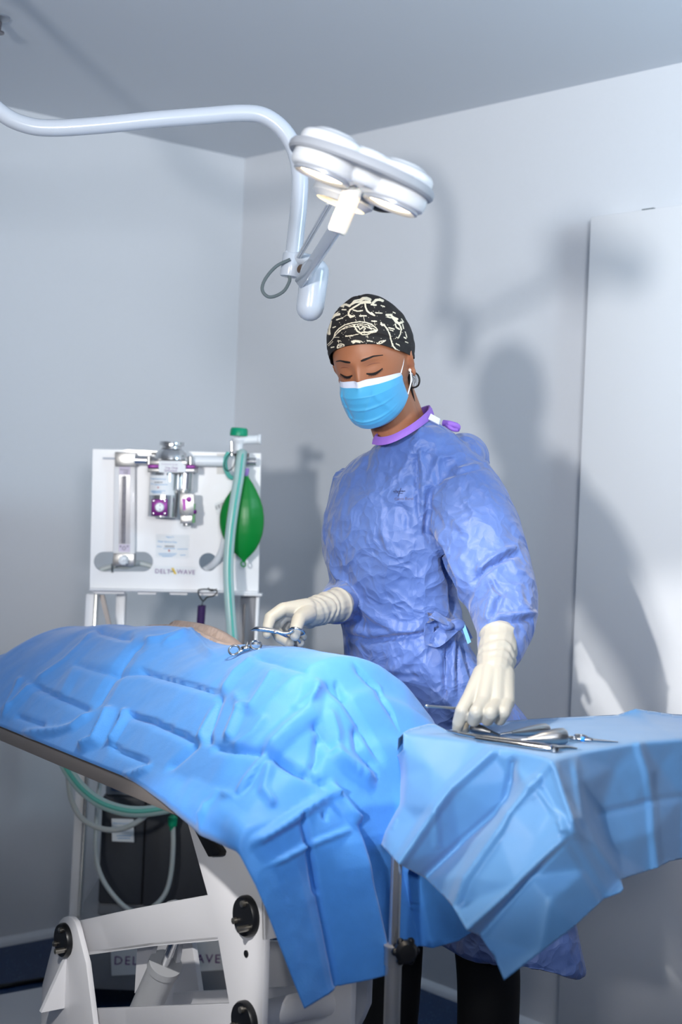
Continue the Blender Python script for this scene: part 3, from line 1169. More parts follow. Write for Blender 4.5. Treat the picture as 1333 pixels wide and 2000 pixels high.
# ------------------------------------------------------------------ sheets traced as folded surfaces
def sheet(pts, loop, creases, step=5.0, blur=4, crumple=0.0008, crisp=()):
    keys = list(pts)
    idx = {k: i for i, k in enumerate(keys)}
    v2 = [V((pts[k][0], pts[k][1])) for k in keys]
    inv = np.array([1.0 / pts[k][2] for k in keys])
    edges = []
    for L in [loop + [loop[0]]] + creases:
        for a, b in zip(L[:-1], L[1:]):
            edges.append((idx[a], idx[b]))
    cv, ce, cf, ov, oe, of = delaunay_2d_cdt(v2, edges, [[idx[k] for k in loop]], 1, 1e-5)
    cinv = []
    for i, o in enumerate(ov):
        if o:
            cinv.append(inv[o[0]])
        else:
            d = np.array([(cv[i] - q).length for q in v2])
            k = np.argsort(d)[:2]
            wts = 1 / (d[k] + 1e-6)
            cinv.append(float((inv[k] * wts).sum() / wts.sum()))
    cinv = np.array(cinv)
    CV = np.array([(p.x, p.y) for p in cv])
    tri = np.array([f for f in cf if len(f) == 3])

    def interp(Q):
        out = np.zeros(len(Q))
        best = np.full(len(Q), -1e9)
        for a, b, c in tri:
            A_, B_, C_ = CV[a], CV[b], CV[c]
            den = (B_[1] - C_[1]) * (A_[0] - C_[0]) + (C_[0] - B_[0]) * (A_[1] - C_[1])
            if abs(den) < 1e-9:
                continue
            l1 = ((B_[1] - C_[1]) * (Q[:, 0] - C_[0]) + (C_[0] - B_[0]) * (Q[:, 1] - C_[1])) / den
            l2 = ((C_[1] - A_[1]) * (Q[:, 0] - C_[0]) + (A_[0] - C_[0]) * (Q[:, 1] - C_[1])) / den
            l3 = 1 - l1 - l2
            mn = np.minimum(np.minimum(l1, l2), l3)
            m = mn > best
            best[m] = mn[m]
            out[m] = (l1 * cinv[a] + l2 * cinv[b] + l3 * cinv[c])[m]
        return out
    fine, fedges = [], []

    def line(a, b, first_i=None):
        n = max(1, int(round((V(b) - V(a)).length / step)))
        st = first_i
        for k in range(1, n + 1):
            t = k / n
            fine.append((a[0] + (b[0] - a[0]) * t, a[1] + (b[1] - a[1]) * t))
            fedges.append((st, len(fine) - 1))
            st = len(fine) - 1
        return st
    fine.append((v2[idx[loop[0]]].x, v2[idx[loop[0]]].y))
    st = 0
    bound = [0]
    for k in loop[1:]:
        b = v2[idx[k]]
        n0 = len(fine)
        st = line(fine[st], (b.x, b.y), st)
        bound += list(range(n0, len(fine)))
    a, b = fine[st], fine[0]
    n = max(2, int(round((V(b) - V(a)).length / step)))
    for k in range(1, n):
        t = k / n
        fine.append((a[0] + (b[0] - a[0]) * t, a[1] + (b[1] - a[1]) * t))
        fedges.append((st, len(fine) - 1))
        st = len(fine) - 1
        bound.append(st)
    fedges.append((st, 0))
    nb = len(fine)
    B = np.array(fine)
    xs = np.arange(B[:, 0].min() + step / 2, B[:, 0].max(), step)
    ys = np.arange(B[:, 1].min() + step / 2, B[:, 1].max(), step * 0.87)
    gx, gy = np.meshgrid(xs, ys)
    gx = gx + (np.arange(len(ys))[:, None] % 2) * step / 2
    g = np.stack([gx.ravel(), gy.ravel()], 1)
    ins = np.zeros(len(g), bool)
    for i in range(nb):
        p, q = B[i], B[(i + 1) % nb]
        c = (p[1] > g[:, 1]) != (q[1] > g[:, 1])
        xx = (q[0] - p[0]) * (g[:, 1] - p[1]) / (q[1] - p[1] + 1e-12) + p[0]
        ins ^= c & (g[:, 0] < xx)
    g = g[ins]
    dmin, _, _ = seg_dist(g, np.vstack([B, B[:1]]))
    g = g[dmin > step * 0.45]
    allp = [V(p) for p in fine] + [V(p) for p in g]
    fv, fe, ff, fo, _, _ = delaunay_2d_cdt(allp, fedges, [bound], 1, 1e-6)
    Q = np.array([(p.x, p.y) for p in fv])
    iv = interp(Q)
    nbr = [[] for _ in fv]
    for a, b in fe:
        nbr[a].append(b)
        nbr[b].append(a)
    for it in range(blur):
        iv = np.array([iv[i] * 0.5 + 0.5 * (sum(iv[k] for k in nbr[i]) / len(nbr[i]) if nbr[i] else iv[i]) for i in range(len(iv))])
    cz = folds(Q, crisp) if crisp else np.zeros(len(Q))
    vs = []
    for (x, y), q, c_ in zip(Q, iv, cz):
        p = P(x, y, 1.0 / q)
        n_ = noise.noise(V((p.x * 14, p.y * 14, p.z * 14))) + 0.5 * noise.noise(V((p.x * 34, p.y * 34, p.z * 34)))
        vs.append(P(x, y, 1.0 / q - c_ + crumple * 2 * n_))
    return vs, [tuple(f) for f in ff], Q


# ------------------------------------------------------------------ instrument stand and its drape
ZTR = 0.965


def Ty(px, py, z=ZTR):
    return (z - CAMZ) / ray(px, py).z


def T(px, py, dz=0.0):
    return (px, py, Ty(px, py, ZTR + dz))


pts = {
    # top
    'L': T(788, 1431), 't1': T(800, 1424), 't2': (836, 1414, 2.36), 't3': (850, 1413.5, 2.37), 't4': T(873, 1426),
    't5': T(940, 1416), 't6': T(1000, 1407), 't7': T(1060, 1403), 't8': T(1115, 1400), 't9': T(1207, 1396), 't10': T(1242, 1384, 0.014), 't11': T(1317, 1395),
    't12': T(1420, 1399), 'e5': (1420, 1428, 2.44), 'e4': T(1333, 1444), 'e3': T(1248, 1450, 0.002), 'e2': T(1122, 1472), 'N': T(1080, 1484), 'e1': T(1002, 1464),
    'e0': T(923, 1448), 'in1': T(1000, 1440), 'in2': T(1200, 1425), 'in3': T(900, 1438), 'in4': T(1275, 1413, 0.003),
    # flap on the far left
    'a1': (788, 1464, 2.262), 'a2': (774, 1478, 2.31), 'a3': (751, 1496, 2.325), 'a4': (730, 1529, 2.315), 'a5': (716, 1561, 2.305), 'a6': (718, 1605, 2.30), 'a7': (719, 1649, 2.295),
    'a8': (741, 1651, 2.295), 'a9': (748, 1620, 2.298), 'a10': (778, 1572, 2.30), 'a11': (783, 1516, 2.305),
    # first bright panel
    'b1': (790, 1515, 2.250), 'b2': (785, 1570, 2.235), 'b3': (751, 1622, 2.24), 'b4': (743, 1648, 2.235), 'b5': (779, 1687, 2.165), 'b6': (851, 1580, 2.165), 'b7': (883, 1538, 2.172),
    'b8': (960, 1469, 2.185), 'b9': (840, 1500, 2.215), 'b10': (815, 1600, 2.205),
    # dark fold
    'c1': (831, 1715, 2.225), 'c2': (900, 1650, 2.215), 'c3': (975, 1585, 2.185), 'c4': (990, 1573, 2.18), 'c5': (1002, 1491, 2.165), 'c6': (999, 1528, 2.178),
    # ridge and the big bright panel
    'd1': (886, 1772, 2.11), 'd0': (869, 1752, 2.15), 'd2': (907, 1713, 2.10), 'd3': (972, 1620, 2.09), 'd4': (992, 1578, 2.095), 'd5': (1029, 1538, 2.105), 'd6': (1047, 1524, 2.11),
    'f1': (912, 1817, 2.055), 'f2': (1010, 1728, 2.045), 'X': (1107, 1635, 2.045), 'f4': (1047, 1640, 2.065), 'f5': (1080, 1582, 2.085), 'f6': (1095, 1597, 2.062),
    'f7': (1120, 1602, 2.052), 'f8': (1124, 1620, 2.050), 'f9': (1050, 1535, 2.10), 'f10': (1100, 1540, 2.088),
    # valley strip and the front panels
    'g1': (938, 1827, 2.085), 'g2': (1035, 1712, 2.066), 'h1': (966, 1868, 2.055), 'h2': (985, 1915, 2.035), 'h3': (1055, 1861, 2.03), 'h4': (1121, 1811, 2.05),
    'h5': (1181, 1756, 2.105), 'h6': (1145, 1699, 2.085), 'h7': (1075, 1760, 2.035),
    'k1': (1214, 1742, 2.115), 'k2': (1219, 1736, 2.125), 'k3': (1214, 1718, 2.165), 'k4': (1175, 1665, 2.125), 'k5': (1140, 1595, 2.110), 'k6': (1130, 1530, 2.135),
    'm1': (1172, 1590, 2.205), 'm2': (1237, 1576, 2.255), 'm3': (1275, 1565, 2.285), 'm4': (1268, 1512, 2.272), 'm5': (1262, 1702, 2.26), 'm6': (1286, 1695, 2.27),
    'm7': (1310, 1682, 2.31), 'm8': (1333, 1678, 2.355), 'm9': (1333, 1557, 2.355), 'm10': (1278, 1625, 2.262), 'm11': (1420, 1660, 2.40), 'm12': (1420, 1540, 2.42),
    'm13': (1200, 1500, 2.232), 'm14': (1290, 1500, 2.318), 'm15': (1190, 1650, 2.19),
}
loop = ['L', 't1', 't2', 't3', 't4', 't5', 't6', 't7', 't8', 't9', 't10', 't11', 't12', 'e5', 'm12', 'm11', 'm8', 'm7', 'm6', 'm5', 'k3', 'k2', 'k1', 'h5', 'h4', 'h3', 'h2', 'h1', 'g1', 'f1',
        'd1', 'd0', 'c1', 'b5', 'b4', 'a8', 'a7', 'a6', 'a5', 'a4', 'a3', 'a2', 'a1']
cre = [['L', 'e0', 'e1', 'N', 'e2', 'e3', 'e4', 'e5'], ['a1', 'a11', 'a10', 'a9', 'a8'], ['a1', 'b1', 'b2', 'b3', 'b4'], ['b5', 'b6', 'b7', 'b8', 'e1'],
       ['c1', 'c2', 'c3', 'c4', 'c6', 'c5', 'e1'], ['d1', 'd2', 'd3', 'd4', 'd5', 'd6', 'N'], ['f1', 'f2', 'X', 'f8', 'f7', 'N'], ['g1', 'g2', 'X'], ['X', 'h6', 'h5'],
       ['e2', 'k6', 'k5', 'k4', 'k3'], ['e3', 'm4', 'm3', 'm10', 'm6'], ['m1', 'm2', 'm3', 'm9', 'm12'], ['d6', 'f5', 'f6', 'X'], ['t8', 'in4', 'e4'], ['k5', 'm1']]
def kp(*ks):
    return [(pts[k][0], pts[k][1]) for k in ks]


crisp = [
    (kp('b5', 'b6', 'b7', 'b8'), 9 * mm, 16, 'V'), (kp('c1', 'c2', 'c3', 'c4', 'c6', 'c5'), -7 * mm, 14, 'V'), (kp('d1', 'd2', 'd3', 'd4', 'd5', 'd6'), 10 * mm, 16, 'V'),
    (kp('f1', 'f2', 'X'), 7 * mm, 10, 'V'), (kp('g1', 'g2', 'X'), -5 * mm, 12, 'V'), (kp('X', 'h6', 'h5'), -6 * mm, 14, 'V'), (kp('k3', 'k4', 'k5', 'k6', 'e2'), 7 * mm, 12, 'v'),
    (kp('e3', 'm4', 'm3', 'm10', 'm6'), 7 * mm, 14, 'V'), (kp('m1', 'm2', 'm3', 'm9', 'm12'), -5 * mm, 12, 'V'), (kp('N', 'f10', 'f7', 'f8'), 6 * mm, 12, 'v'),
    (kp('f9', 'f5', 'f6', 'X'), 4 * mm, 10, 'v'), (kp('d6', 'N'), 4 * mm, 12, 'v'), (kp('L', 'e0', 'e1', 'N', 'e2', 'e3', 'e4', 'e5'), 2 * mm, 8, 'V'),
    ([(735, 1560), (745, 1610)], 3 * mm, 10, 'v'), ([(851, 1580), (855, 1660)], 4 * mm, 12, 'v'), ([(775, 1600), (765, 1620)], 3 * mm, 6, 'v'),
    ([(1090, 1600), (1098, 1625)], 4 * mm, 5, 'v'), ([(1003, 1485), (1000, 1530)], -5 * mm, 8, 'v'), (kp('in4', 'e4'), 2 * mm, 10, 'v'),
    ([(1345, 1400), (1280, 1415), (1230, 1404)], 2 * mm, 8, 'v'),
]
tv, tf, tq = sheet(pts, loop, cre, step=4.0, blur=6, crisp=[(a_, h_ * 1.3, w_, k_) for a_, h_, w_, k_ in crisp])
# far side of the cloth falls behind the tray
bk = ['L', 't1', 't2', 't3', 't4', 't5', 't6', 't7', 't8', 't9', 't10', 't11', 't12']
tmb = MB().add(tv, tf)
far = [P(*pts[k]) for k in bk]
n0 = len(far)
up = V((-0.30, 0.70, 0)).normalized()
r1 = [p + up * 0.018 + V((0, 0, -0.012)) for p in far]
r2 = [p + up * 0.030 + V((0, 0, -0.10)) for p in far]
r3 = [p + up * 0.036 + V((0, 0, -0.17)) for p in far]
tmb.add(far + r1 + r2 + r3, [(k + r * n0, k + 1 + r * n0, k + 1 + (r + 1) * n0, k + (r + 1) * n0) for r in range(3) for k in range(n0 - 1)])
td = mesh_obj('tray_drape', tmb, m_tray_d, angle=180)
so = td.modifiers.new('thick', 'SOLIDIFY')
so.thickness = 0.001
so.offset = -1
tag(td, 'pale blue folded drape hanging over the instrument tray', 'drape')

stand = thing('instrument_stand', (0.08, 2.195, 0), 'steel instrument stand with a black clamp knob under the pale blue drape', 'instrument stand')
pb_, pt_ = on_plane(765.5, 2000, (0, 2.205, 0), (0, 1, 0)), on_plane(775, 1690, (0, 2.205, 0), (0, 1, 0))
ax = (pt_ - pb_).normalized()
foot = pb_ - ax * (pb_.z / ax.z)
clamp = pb_ + ax * ((on_plane(770, 1852, (0, 2.205, 0), (0, 1, 0)).z - pb_.z) / ax.z)
topp = pb_ + ax * ((0.80 - pb_.z) / ax.z)
mesh_obj('lower_tube', MB().cyl(foot + ax * 0.03, clamp, 0.0128, 28), m_steel, stand)
mesh_obj('upper_tube', MB().cyl(clamp - ax * 0.02, topp, 0.0088, 24), m_chrome, stand)
mesh_obj('collar', MB().lathe(clamp - ax * 0.026, ax, [(0, 0.0135), (0.001, 0.0145), (0.026, 0.0150), (0.0275, 0.0160), (0.031, 0.0160), (0.032, 0.009)], 28), m_steel, stand)
kc = on_plane(795, 1861, (0, 2.165, 0), (0, 1, 0))
kn = MB().lathe(kc + V((-0.004, 0.014, 0)), (0.25, -0.95, 0.05), [(0, 0.012), (0.004, 0.017), (0.014, 0.018), (0.020, 0.013), (0.021, 0)], 24)
kax = V((0.25, -0.95, 0.05)).normalized()
kx = kax.orthogonal().normalized()
ky = kax.cross(kx)
for k in range(6):
    a = k * math.pi / 3 + 0.3
    c = kc + V((-0.004, 0.014, 0)) + kax * 0.009 + (kx * math.cos(a) + ky * math.sin(a)) * 0.0165
    kn.ball(c, 0.0062, 12, 8)
kn.cyl(kc + V((-0.004, 0.014, 0)), V((clamp.x, clamp.y, kc.z)), 0.006, 12)
mesh_obj('clamp_knob', kn, m_blk, stand)
E1 = V((0.72, 0.694, 0)).normalized()
E2 = V((-0.73, 0.683, 0)).normalized()
NC = V((0.325, 2.135, 0))


def trp(u_, v_, z):
    return NC + E1 * u_ + E2 * v_ + V((0, 0, z))


tray_poly = [trp(0.02, 0.015, ZTR - 0.008), trp(0.5, 0.015, ZTR - 0.008), trp(0.5, 0.20, ZTR - 0.008), trp(0.02, 0.20, ZTR - 0.008)]
mesh_obj('tray', MB().prism(tray_poly, (0, 0, -0.016)), m_steel, stand, bevel=0.003)
fa = fillet([topp, topp + V((0.05, 0.035, 0.0)), trp(0.05, 0.12, ZTR - 0.032), trp(0.46, 0.12, ZTR - 0.032)], 0.02)
mesh_obj('tray_arm', MB().tube(fa, 0.008, 16), m_chrome, stand)
for dx_, dy_ in ((-0.20, -0.16), (0.42, 0.24), (0.15, -0.32)):
    e = V((foot.x + dx_, foot.y + dy_, 0.028))
    lg = mesh_obj('leg', MB().tube([V((foot.x, foot.y, 0.045)), e], 0.012, 14), m_steel, stand)
    mesh_obj('caster', MB().lathe((e.x - 0.01, e.y, 0.0165), (1, 0, 0), [(0, 0.014), (0.002, 0.016), (0.018, 0.016), (0.02, 0.014)], 20), m_blk, lg)
# ================================================================== anaesthesia machine
YM = 3.65
m_panel = mat('white_panel', (236, 236, 238), 0.35, coat=0.15)
m_purple = mat('purple_anodised', (112, 22, 118), 0.35, 0.3)
m_paper = mat('white_sticker', (236, 238, 240), 0.6)
m_inkb = mat('blue_print', (60, 150, 205), 0.6)
m_inkp = mat('purple_print', (110, 50, 130), 0.6)
m_inkd = mat('dark_print', (60, 62, 74), 0.6)
m_inkr = mat('red_print', (190, 50, 60), 0.6)
m_yel = mat('yellow_print', (225, 190, 60), 0.6)
m_whitep = mat('white_plastic', (232, 236, 240), 0.35)
m_gcap = mat('green_plastic', (0, 150, 110), 0.4)
m_bag = mat('green_rubber', (12, 128, 52), 0.33, bump=0.05, bscale=60, spec=0.4)
m_hose = mat('translucent_hose', (196, 226, 224), 0.3, trans=0.25, sub=0.2)
m_teal = mat('teal_stripe', (96, 190, 176), 0.4)
m_grey_w = mat('pale_grey_tube', (196, 204, 204), 0.35, trans=0.15, sub=0.2)


def M(px, py, d=0.0):
    return P(px, py, YM - d)


def m3(x, y, d=0.0):
    return M(160 + x / 3.508, 820 + y / 3.508, d)


def m4(x, y, d=0.0):
    return M(270 + x / 10.25, 850 + y / 10.25, d)


MX = (M(500, 1000) - M(300, 992)).normalized()
MX = V((1, 0, -0.004)).normalized()
MZ = V((0.02, 0, 1)).normalized()
MYN = V((0, -1, 0))
mpx = YM / FPX
am = thing('anaesthesia_machine', V((M(340, 1000).x, YM + 0.1, 0)), 'white anaesthesia machine with flowmeter, green bag and steel vaporiser behind the table', 'anaesthesia machine')
out = [(75, 200), (1228, 230), (1210, 1190), (1050, 1200), (1050, 1182), (935, 1182), (930, 1206), (805, 1202), (800, 1180), (725, 1177), (722, 1201), (605, 1198), (595, 1174), (510, 1172),
       (508, 1196), (385, 1196), (375, 1170), (292, 1168), (290, 1193), (100, 1190), (68, 1178), (54, 1150)]
slot = [(150 + 68 * math.cos(a), 972 + 68 * math.sin(a)) for a in np.linspace(math.pi / 2, 3 * math.pi / 2, 12)] + \
       [(420 + 68 * math.cos(a), 972 + 68 * math.sin(a)) for a in np.linspace(-math.pi / 2, math.pi / 2, 12)]
circ = [(865 + 63 * math.cos(a), 975 + 63 * math.sin(a)) for a in np.linspace(0, 2 * math.pi, 28, endpoint=False)]
mesh_obj('back_panel', MB().prism([m3(*p) for p in out], (0, 0.014, 0), [[m3(*p) for p in slot], [m3(*p) for p in circ]]), m_panel, am, bevel=0.0)
mesh_obj('shelf_edge', MB().prism([m3(60, 1150), m3(1212, 1172), m3(1212, 1188), m3(60, 1168)], (0, -0.022, 0)), m_panel, am, bevel=0.003)
mesh_obj('shelf_edge', MB().prism([m3(1050, 1182, 0.0), m3(1240, 1184), m3(1240, 1204), m3(1050, 1200)], (0, -0.035, 0)), m_panel, am, bevel=0.003)


def post(x0, x1, y0, y1, d, th, m, name='post', lean=0.0):
    a, b = M(x0, y0, d), M(x1, y0, d)
    hgt = M(x0, y1, d).z
    sh = V(((lean), 0, 0))
    return mesh_obj(name, MB().prism([a, b, V((b.x, b.y, hgt)) + sh, V((a.x, a.y, hgt)) + sh], (0, th, 0)), m, am, bevel=0.002)


post(168, 188, 1160, 1905, -0.005, 0.05, m_panel, lean=-0.012)
post(184, 190, 1160, 1905, 0.004, 0.01, mat('chrome_strip', (225, 222, 214), 0.2, 0.8), 'trim_strip', lean=-0.012)
post(227, 245, 1160, 1800, -0.10, 0.03, m_panel)
mesh_obj('brace', MB().prism([m3(118, 1200, -0.03), m3(150, 1200, -0.03), m3(208, 1440, -0.03), m3(180, 1440, -0.03)], (0, 0.01, 0)), mat('brace_grey', (150, 142, 138), 0.4, 0.4), am)
post(470, 500, 1162, 1905, -0.02, 0.03, m_pg)
post(500, 507, 1162, 1905, 0.0, 0.04, m_panel)
post(476, 480, 1180, 1300, 0.006 - 0.02, 0.01, mat('brace_grey', (150, 142, 138), 0.4, 0.4), 'slot_trim')
bz0 = M(300, 1905).z
# trolley base with the maker's plate
yb = YM - 0.02
mesh_obj('trolley_base', MB().prism([V((M(152, 1900).x - 0.02, yb, 0.05)), V((M(520, 1900).x, yb, 0.05)), V((M(520, 1900).x, yb, 0.225)), V((M(152, 1900).x - 0.02, yb, 0.225))], (0, 0.40, 0)), m_pg, am, bevel=0.006)
for xx in (152, 505):
    for dy in (0.05, 0.35):
        cx = M(xx, 1900).x + 0.01
        mesh_obj('caster', MB().lathe((cx - 0.012, yb + dy, 0.026), (1, 0, 0), [(0, 0.022), (0.003, 0.025), (0.021, 0.025), (0.024, 0.022)], 20), m_blk, am)
lp = [P(x, y, yb - 0.003) for x, y in [(216, 1846), (452, 1838), (450, 1894), (218, 1906)]]
lpo = mesh_obj('nameplate', MB().prism(lp, (0, 0.003, 0)), m_paper, am)
mesh_obj('nameplate_lettering', text_mb('DELTA', 0.0315, P(222, 1884, yb - 0.0035), (1, 0, 0.03), (0, 0, 1), spacing=1.22), m_inkp, lpo)
mesh_obj('nameplate_lettering', text_mb('WAVE', 0.0315, P(355, 1880, yb - 0.0035), (1, 0, 0.03), (0, 0, 1), spacing=1.22), m_inkp, lpo)

# flowmeter
fm = mesh_obj('flowmeter', MB().prism([m3(222, 316, 0.022), m3(364, 318, 0.022), m3(362, 918, 0.022), m3(214, 914, 0.022)], (0, 0.024, 0)), m_panel, am, bevel=0.002)
mesh_obj('flowmeter_head', MB().prism([m3(226, 219, 0.034), m3(369, 222, 0.034), m3(368, 320, 0.034), m3(226, 318, 0.034)], (0, 0.034, 0)), m_steel, fm, bevel=0.0015)
mesh_obj('flowmeter_foot', MB().prism([m3(216, 915, 0.034), m3(358, 918, 0.034), m3(357, 1002, 0.034), m3(206, 1000, 0.034)], (0, 0.034, 0)), m_steel, fm, bevel=0.0015)
mesh_obj('scale_window', MB().prism([m3(256, 376, 0.0235), m3(331, 378, 0.0235), m3(329, 852, 0.0235), m3(253, 850, 0.0235)], (0, 0.004, 0)),
         mat('grey_window', (168, 166, 174), 0.2), fm)
mesh_obj('scale_tube', MB().cyl(m3(290, 385, 0.027), m3(284, 845, 0.027), 0.0042, 12), mat('dim_glass', (150, 146, 152), 0.15), fm)
sc = MB()
for k in range(34):
    yy = 395 + k * 13.4
    wd = 16 if k % 4 == 0 else 9
    sc.prism([m3(278 - wd / 2 - 6, yy, 0.0312), m3(278 + wd, yy, 0.0312), m3(278 + wd, yy + 3.2, 0.0312), m3(278 - wd / 2 - 6, yy + 3.2, 0.0312)], (0, 0.0004, 0))
mesh_obj('scale_marks', sc, m_inkd, fm)
for k, tx in enumerate(['10', '8', '6', '4', '3', '2', '1']):
    pass
lb = mesh_obj('scale_label', MB().prism([m3(257, 320, 0.0245), m3(331, 322, 0.0245), m3(331, 376, 0.0245), m3(257, 374, 0.0245)], (0, 0.003, 0)), mat('lilac_label', (206, 196, 216), 0.5), fm)
mesh_obj('lettering', text_mb('Flowmeter', 0.0052, m3(261, 345, 0.0248), MX, MZ), m_inkd, lb)
mesh_obj('lettering', text_mb('O2', 0.009, m3(284, 368, 0.0248), MX, MZ), m_inkd, lb)
lb = mesh_obj('scale_label', MB().prism([m3(254, 853, 0.0245), m3(329, 855, 0.0245), m3(328, 906, 0.0245), m3(252, 904, 0.0245)], (0, 0.003, 0)), mat('lilac_label', (206, 196, 216), 0.5), fm)
ci = MB()
ci.torus(m3(289, 880, 0.0252), MYN, 0.0042, 0.0006, 20, 6)
for s_ in (-1, 1):
    ci.prism([m3(289 + 25 * s_, 874, 0.0252), m3(289 + 18 * s_, 864, 0.0252), m3(289 + 30 * s_, 862, 0.0252)], (0, 0.0004, 0))
mesh_obj('dial_marks', ci, m_inkd, lb)
kn = MB().lathe(m3(288, 961, 0.034), MYN, [(0, 0.0095), (0.012, 0.0115), (0.018, 0.0112), (0.020, 0.009), (0.0205, 0)], 26)
for k in range(10):
    a = 2 * math.pi * k / 10
    kn.ball(m3(288, 961, 0.044) + V((math.cos(a), 0, math.sin(a))) * 0.0108, (0.0026, 0.008, 0.0026), 8, 6)
kb = mesh_obj('flow_knob', kn, m_whitep, fm)
mesh_obj('lettering', text_mb('O2', 0.008, m3(279, 970, 0.0549), MX, MZ), mat('grey_print', (140, 146, 156), 0.6), kb)
mesh_obj('gas_line', MB().tube(bez([m3(110, 1040, -0.03), m3(150, 1020, -0.03), m3(230, 1000, -0.03), m3(300, 1006, -0.025), m3(380, 985, -0.03), m3(450, 995, -0.03), m3(520, 1020, -0.03)], 6), 0.007, 12), m_grey_w, am)
mesh_obj('gas_line', MB().tube(bez([m3(212, 985, 0.015), m3(208, 1030, 0.01), m3(215, 1060, -0.03)], 5), 0.003, 8), m_greyc, am)

# manifold rail
ra = MB()
ra.cyl(m3(365, 275, 0.030), m3(452, 278, 0.030), 0.0118, 24)
ra.cyl(m3(452, 278, 0.030), m3(480, 279, 0.030), 0.0128, 24)
mesh_obj('manifold_fitting', ra, m_chrome, am)
mesh_obj('manifold_fitting', MB().cyl(m3(1130, 286, 0.030), m3(1196, 288, 0.030), 0.0105, 24), m_chrome, am)
mesh_obj('manifold_fitting', MB().cyl(m3(725, 280, 0.030), m3(765, 281, 0.030), 0.0128, 24), m_chrome, am)
mesh_obj('manifold_pipe', MB().cyl(m3(762, 282, 0.030), m3(1000, 284, 0.030), 0.0135, 24), m_whitep, am)
mesh_obj('bracket_plate', MB().prism([m3(925, 232, 0.002), m3(980, 232, 0.002), m3(980, 372, 0.002), m3(925, 372, 0.002)], (0, 0.002, 0)), mat('plate_grey', (206, 204, 200), 0.4), am)
mesh_obj('notch_bar', MB().prism([m3(143, 256, 0.003), m3(224, 258, 0.003), m3(224, 272, 0.003), m3(143, 270, 0.003)], (0, 0.003, 0)), mat('plate_blue_grey', (168, 178, 194), 0.4), am)

# vaporiser
vx, vd = 620, 0.062


def vc(y, x=vx):
    return m4(x, y, vd)


up = V((0.012, 0, 1)).normalized()
vt = vc(480)
u10 = mpx / 10.25
prof = [(0, 330), (60, 325), (130, 290), (200, 215), (215, 196), (255, 190), (268, 240), (330, 243), (345, 236), (350, 0)]
va = mesh_obj('vaporiser', MB().lathe(m4(660, 485, vd), up, [(h * u10, r * u10) for h, r in prof], 40), m_chrome, am)
bd = MB()
bd.lathe(m4(490, 1640, vd), up, [(0, 270 * u10), (10 * u10, 292 * u10), (860 * u10, 292 * u10), (880 * u10, 285 * u10)], 40)
bd.lathe(m4(935, 1110, vd - 0.015), up, [(0, 150 * u10), (360 * u10, 150 * u10)], 28)
mesh_obj('vaporiser_body', bd, m_chrome, va)
bn = MB()
bn.prism([m4(190, 660, vd + 0.028), m4(1132, 668, vd + 0.028), m4(1132, 748, vd + 0.028), m4(186, 742, vd + 0.028)], (0, 0.085, 0))
bn.prism([m4(230, 500, vd + 0.02), m4(980, 505, vd + 0.02), m4(980, 600, vd + 0.02), m4(230, 590, vd + 0.02)], (0, 0.06, 0))
mesh_obj('clamp_block', bn, m_steel, va, bevel=0.002)
bn = MB()
mesh_obj('purple_band', MB().prism([m4(190, 585, vd + 0.027), m4(420, 587, vd + 0.027), m4(420, 662, vd + 0.027), m4(190, 660, vd + 0.027)], (0, 0.08, 0)), m_purple, va, bevel=0.001)
bn.prism([m4(945, 595, vd + 0.027), m4(1132, 600, vd + 0.027), m4(1132, 672, vd + 0.027), m4(945, 668, vd + 0.027)], (0, 0.08, 0))
mesh_obj('purple_band', bn, m_purple, va, bevel=0.001)
bn = MB()
mesh_obj('port_cap', MB().cyl(m4(215, 420, vd), m4(215, 580, vd), 45 * u10, 18), m_steel, va)
mesh_obj('port_cap', MB().cyl(m4(1050, 430, vd), m4(1050, 590, vd), 48 * u10, 18), m_steel, va)
mesh_obj('port_lever', MB().prism([m4(255, 345, vd + 0.005), m4(345, 345, vd + 0.005), m4(330, 385, vd + 0.005), m4(265, 385, vd + 0.005)], (0, 0.01, 0)), m_blk, va)
pl = mesh_obj('warning_plate', MB().prism([m4(412, 512, vd + 0.034), m4(845, 515, vd + 0.034), m4(950, 610, vd + 0.034), m4(948, 748, vd + 0.034), m4(414, 742, vd + 0.034)], (0, 0.004, 0)), m_paper, va)
mesh_obj('lettering', text_mb('For Veterinary Use Only', 0.0040, m4(470, 588, vd + 0.0342), MX, MZ, spacing=1.0), m_inkp, va)
mesh_obj('lettering', text_mb('Use Only', 0.0083, m4(540, 670, vd + 0.0342), MX, MZ), m_inkp, va)
mesh_obj('lettering', text_mb('Isoflurane', 0.0080, m4(524, 722, vd + 0.0342), MX, MZ), m_inkp, va)
sk = []
for i in range(9):
    x = 245 + (725 - 245) * i / 8
    ang = (x - 490) / 300
    dd = vd + math.cos(math.asin(max(-0.99, min(0.99, ang)))) * 292 * u10 + 0.0006
    sk.append((m4(x, 800 + 4 * i / 8, dd), m4(x - 20 * (1 - i / 8), 1200, dd)))
sm = MB()
sm.add([p for ab in sk for p in ab], [(2 * i, 2 * i + 2, 2 * i + 3, 2 * i + 1) for i in range(8)])
so_ = mesh_obj('service_sticker', sm, m_paper, va)
fd = vd + 292 * u10 + 0.0012
mesh_obj('lettering', text_mb('Next Service Due', 0.0052, m4(252, 880, fd), MX, MZ), m_inkb, va)
mesh_obj('lettering', text_mb('Date', 0.0042, m4(247, 980, fd), MX, MZ), m_inkb, va)
ln = MB()
for k, (x0, x1, y) in enumerate([(330, 590, 985), (255, 540, 1110), (255, 470, 1130), (290, 470, 1150)]):
    ln.prism([m4(x0, y, fd), m4(x1, y, fd), m4(x1, y + 8, fd), m4(x0, y + 8, fd)], (0, 0.0003, 0))
mesh_obj('print_lines', ln, m_inkb, va)
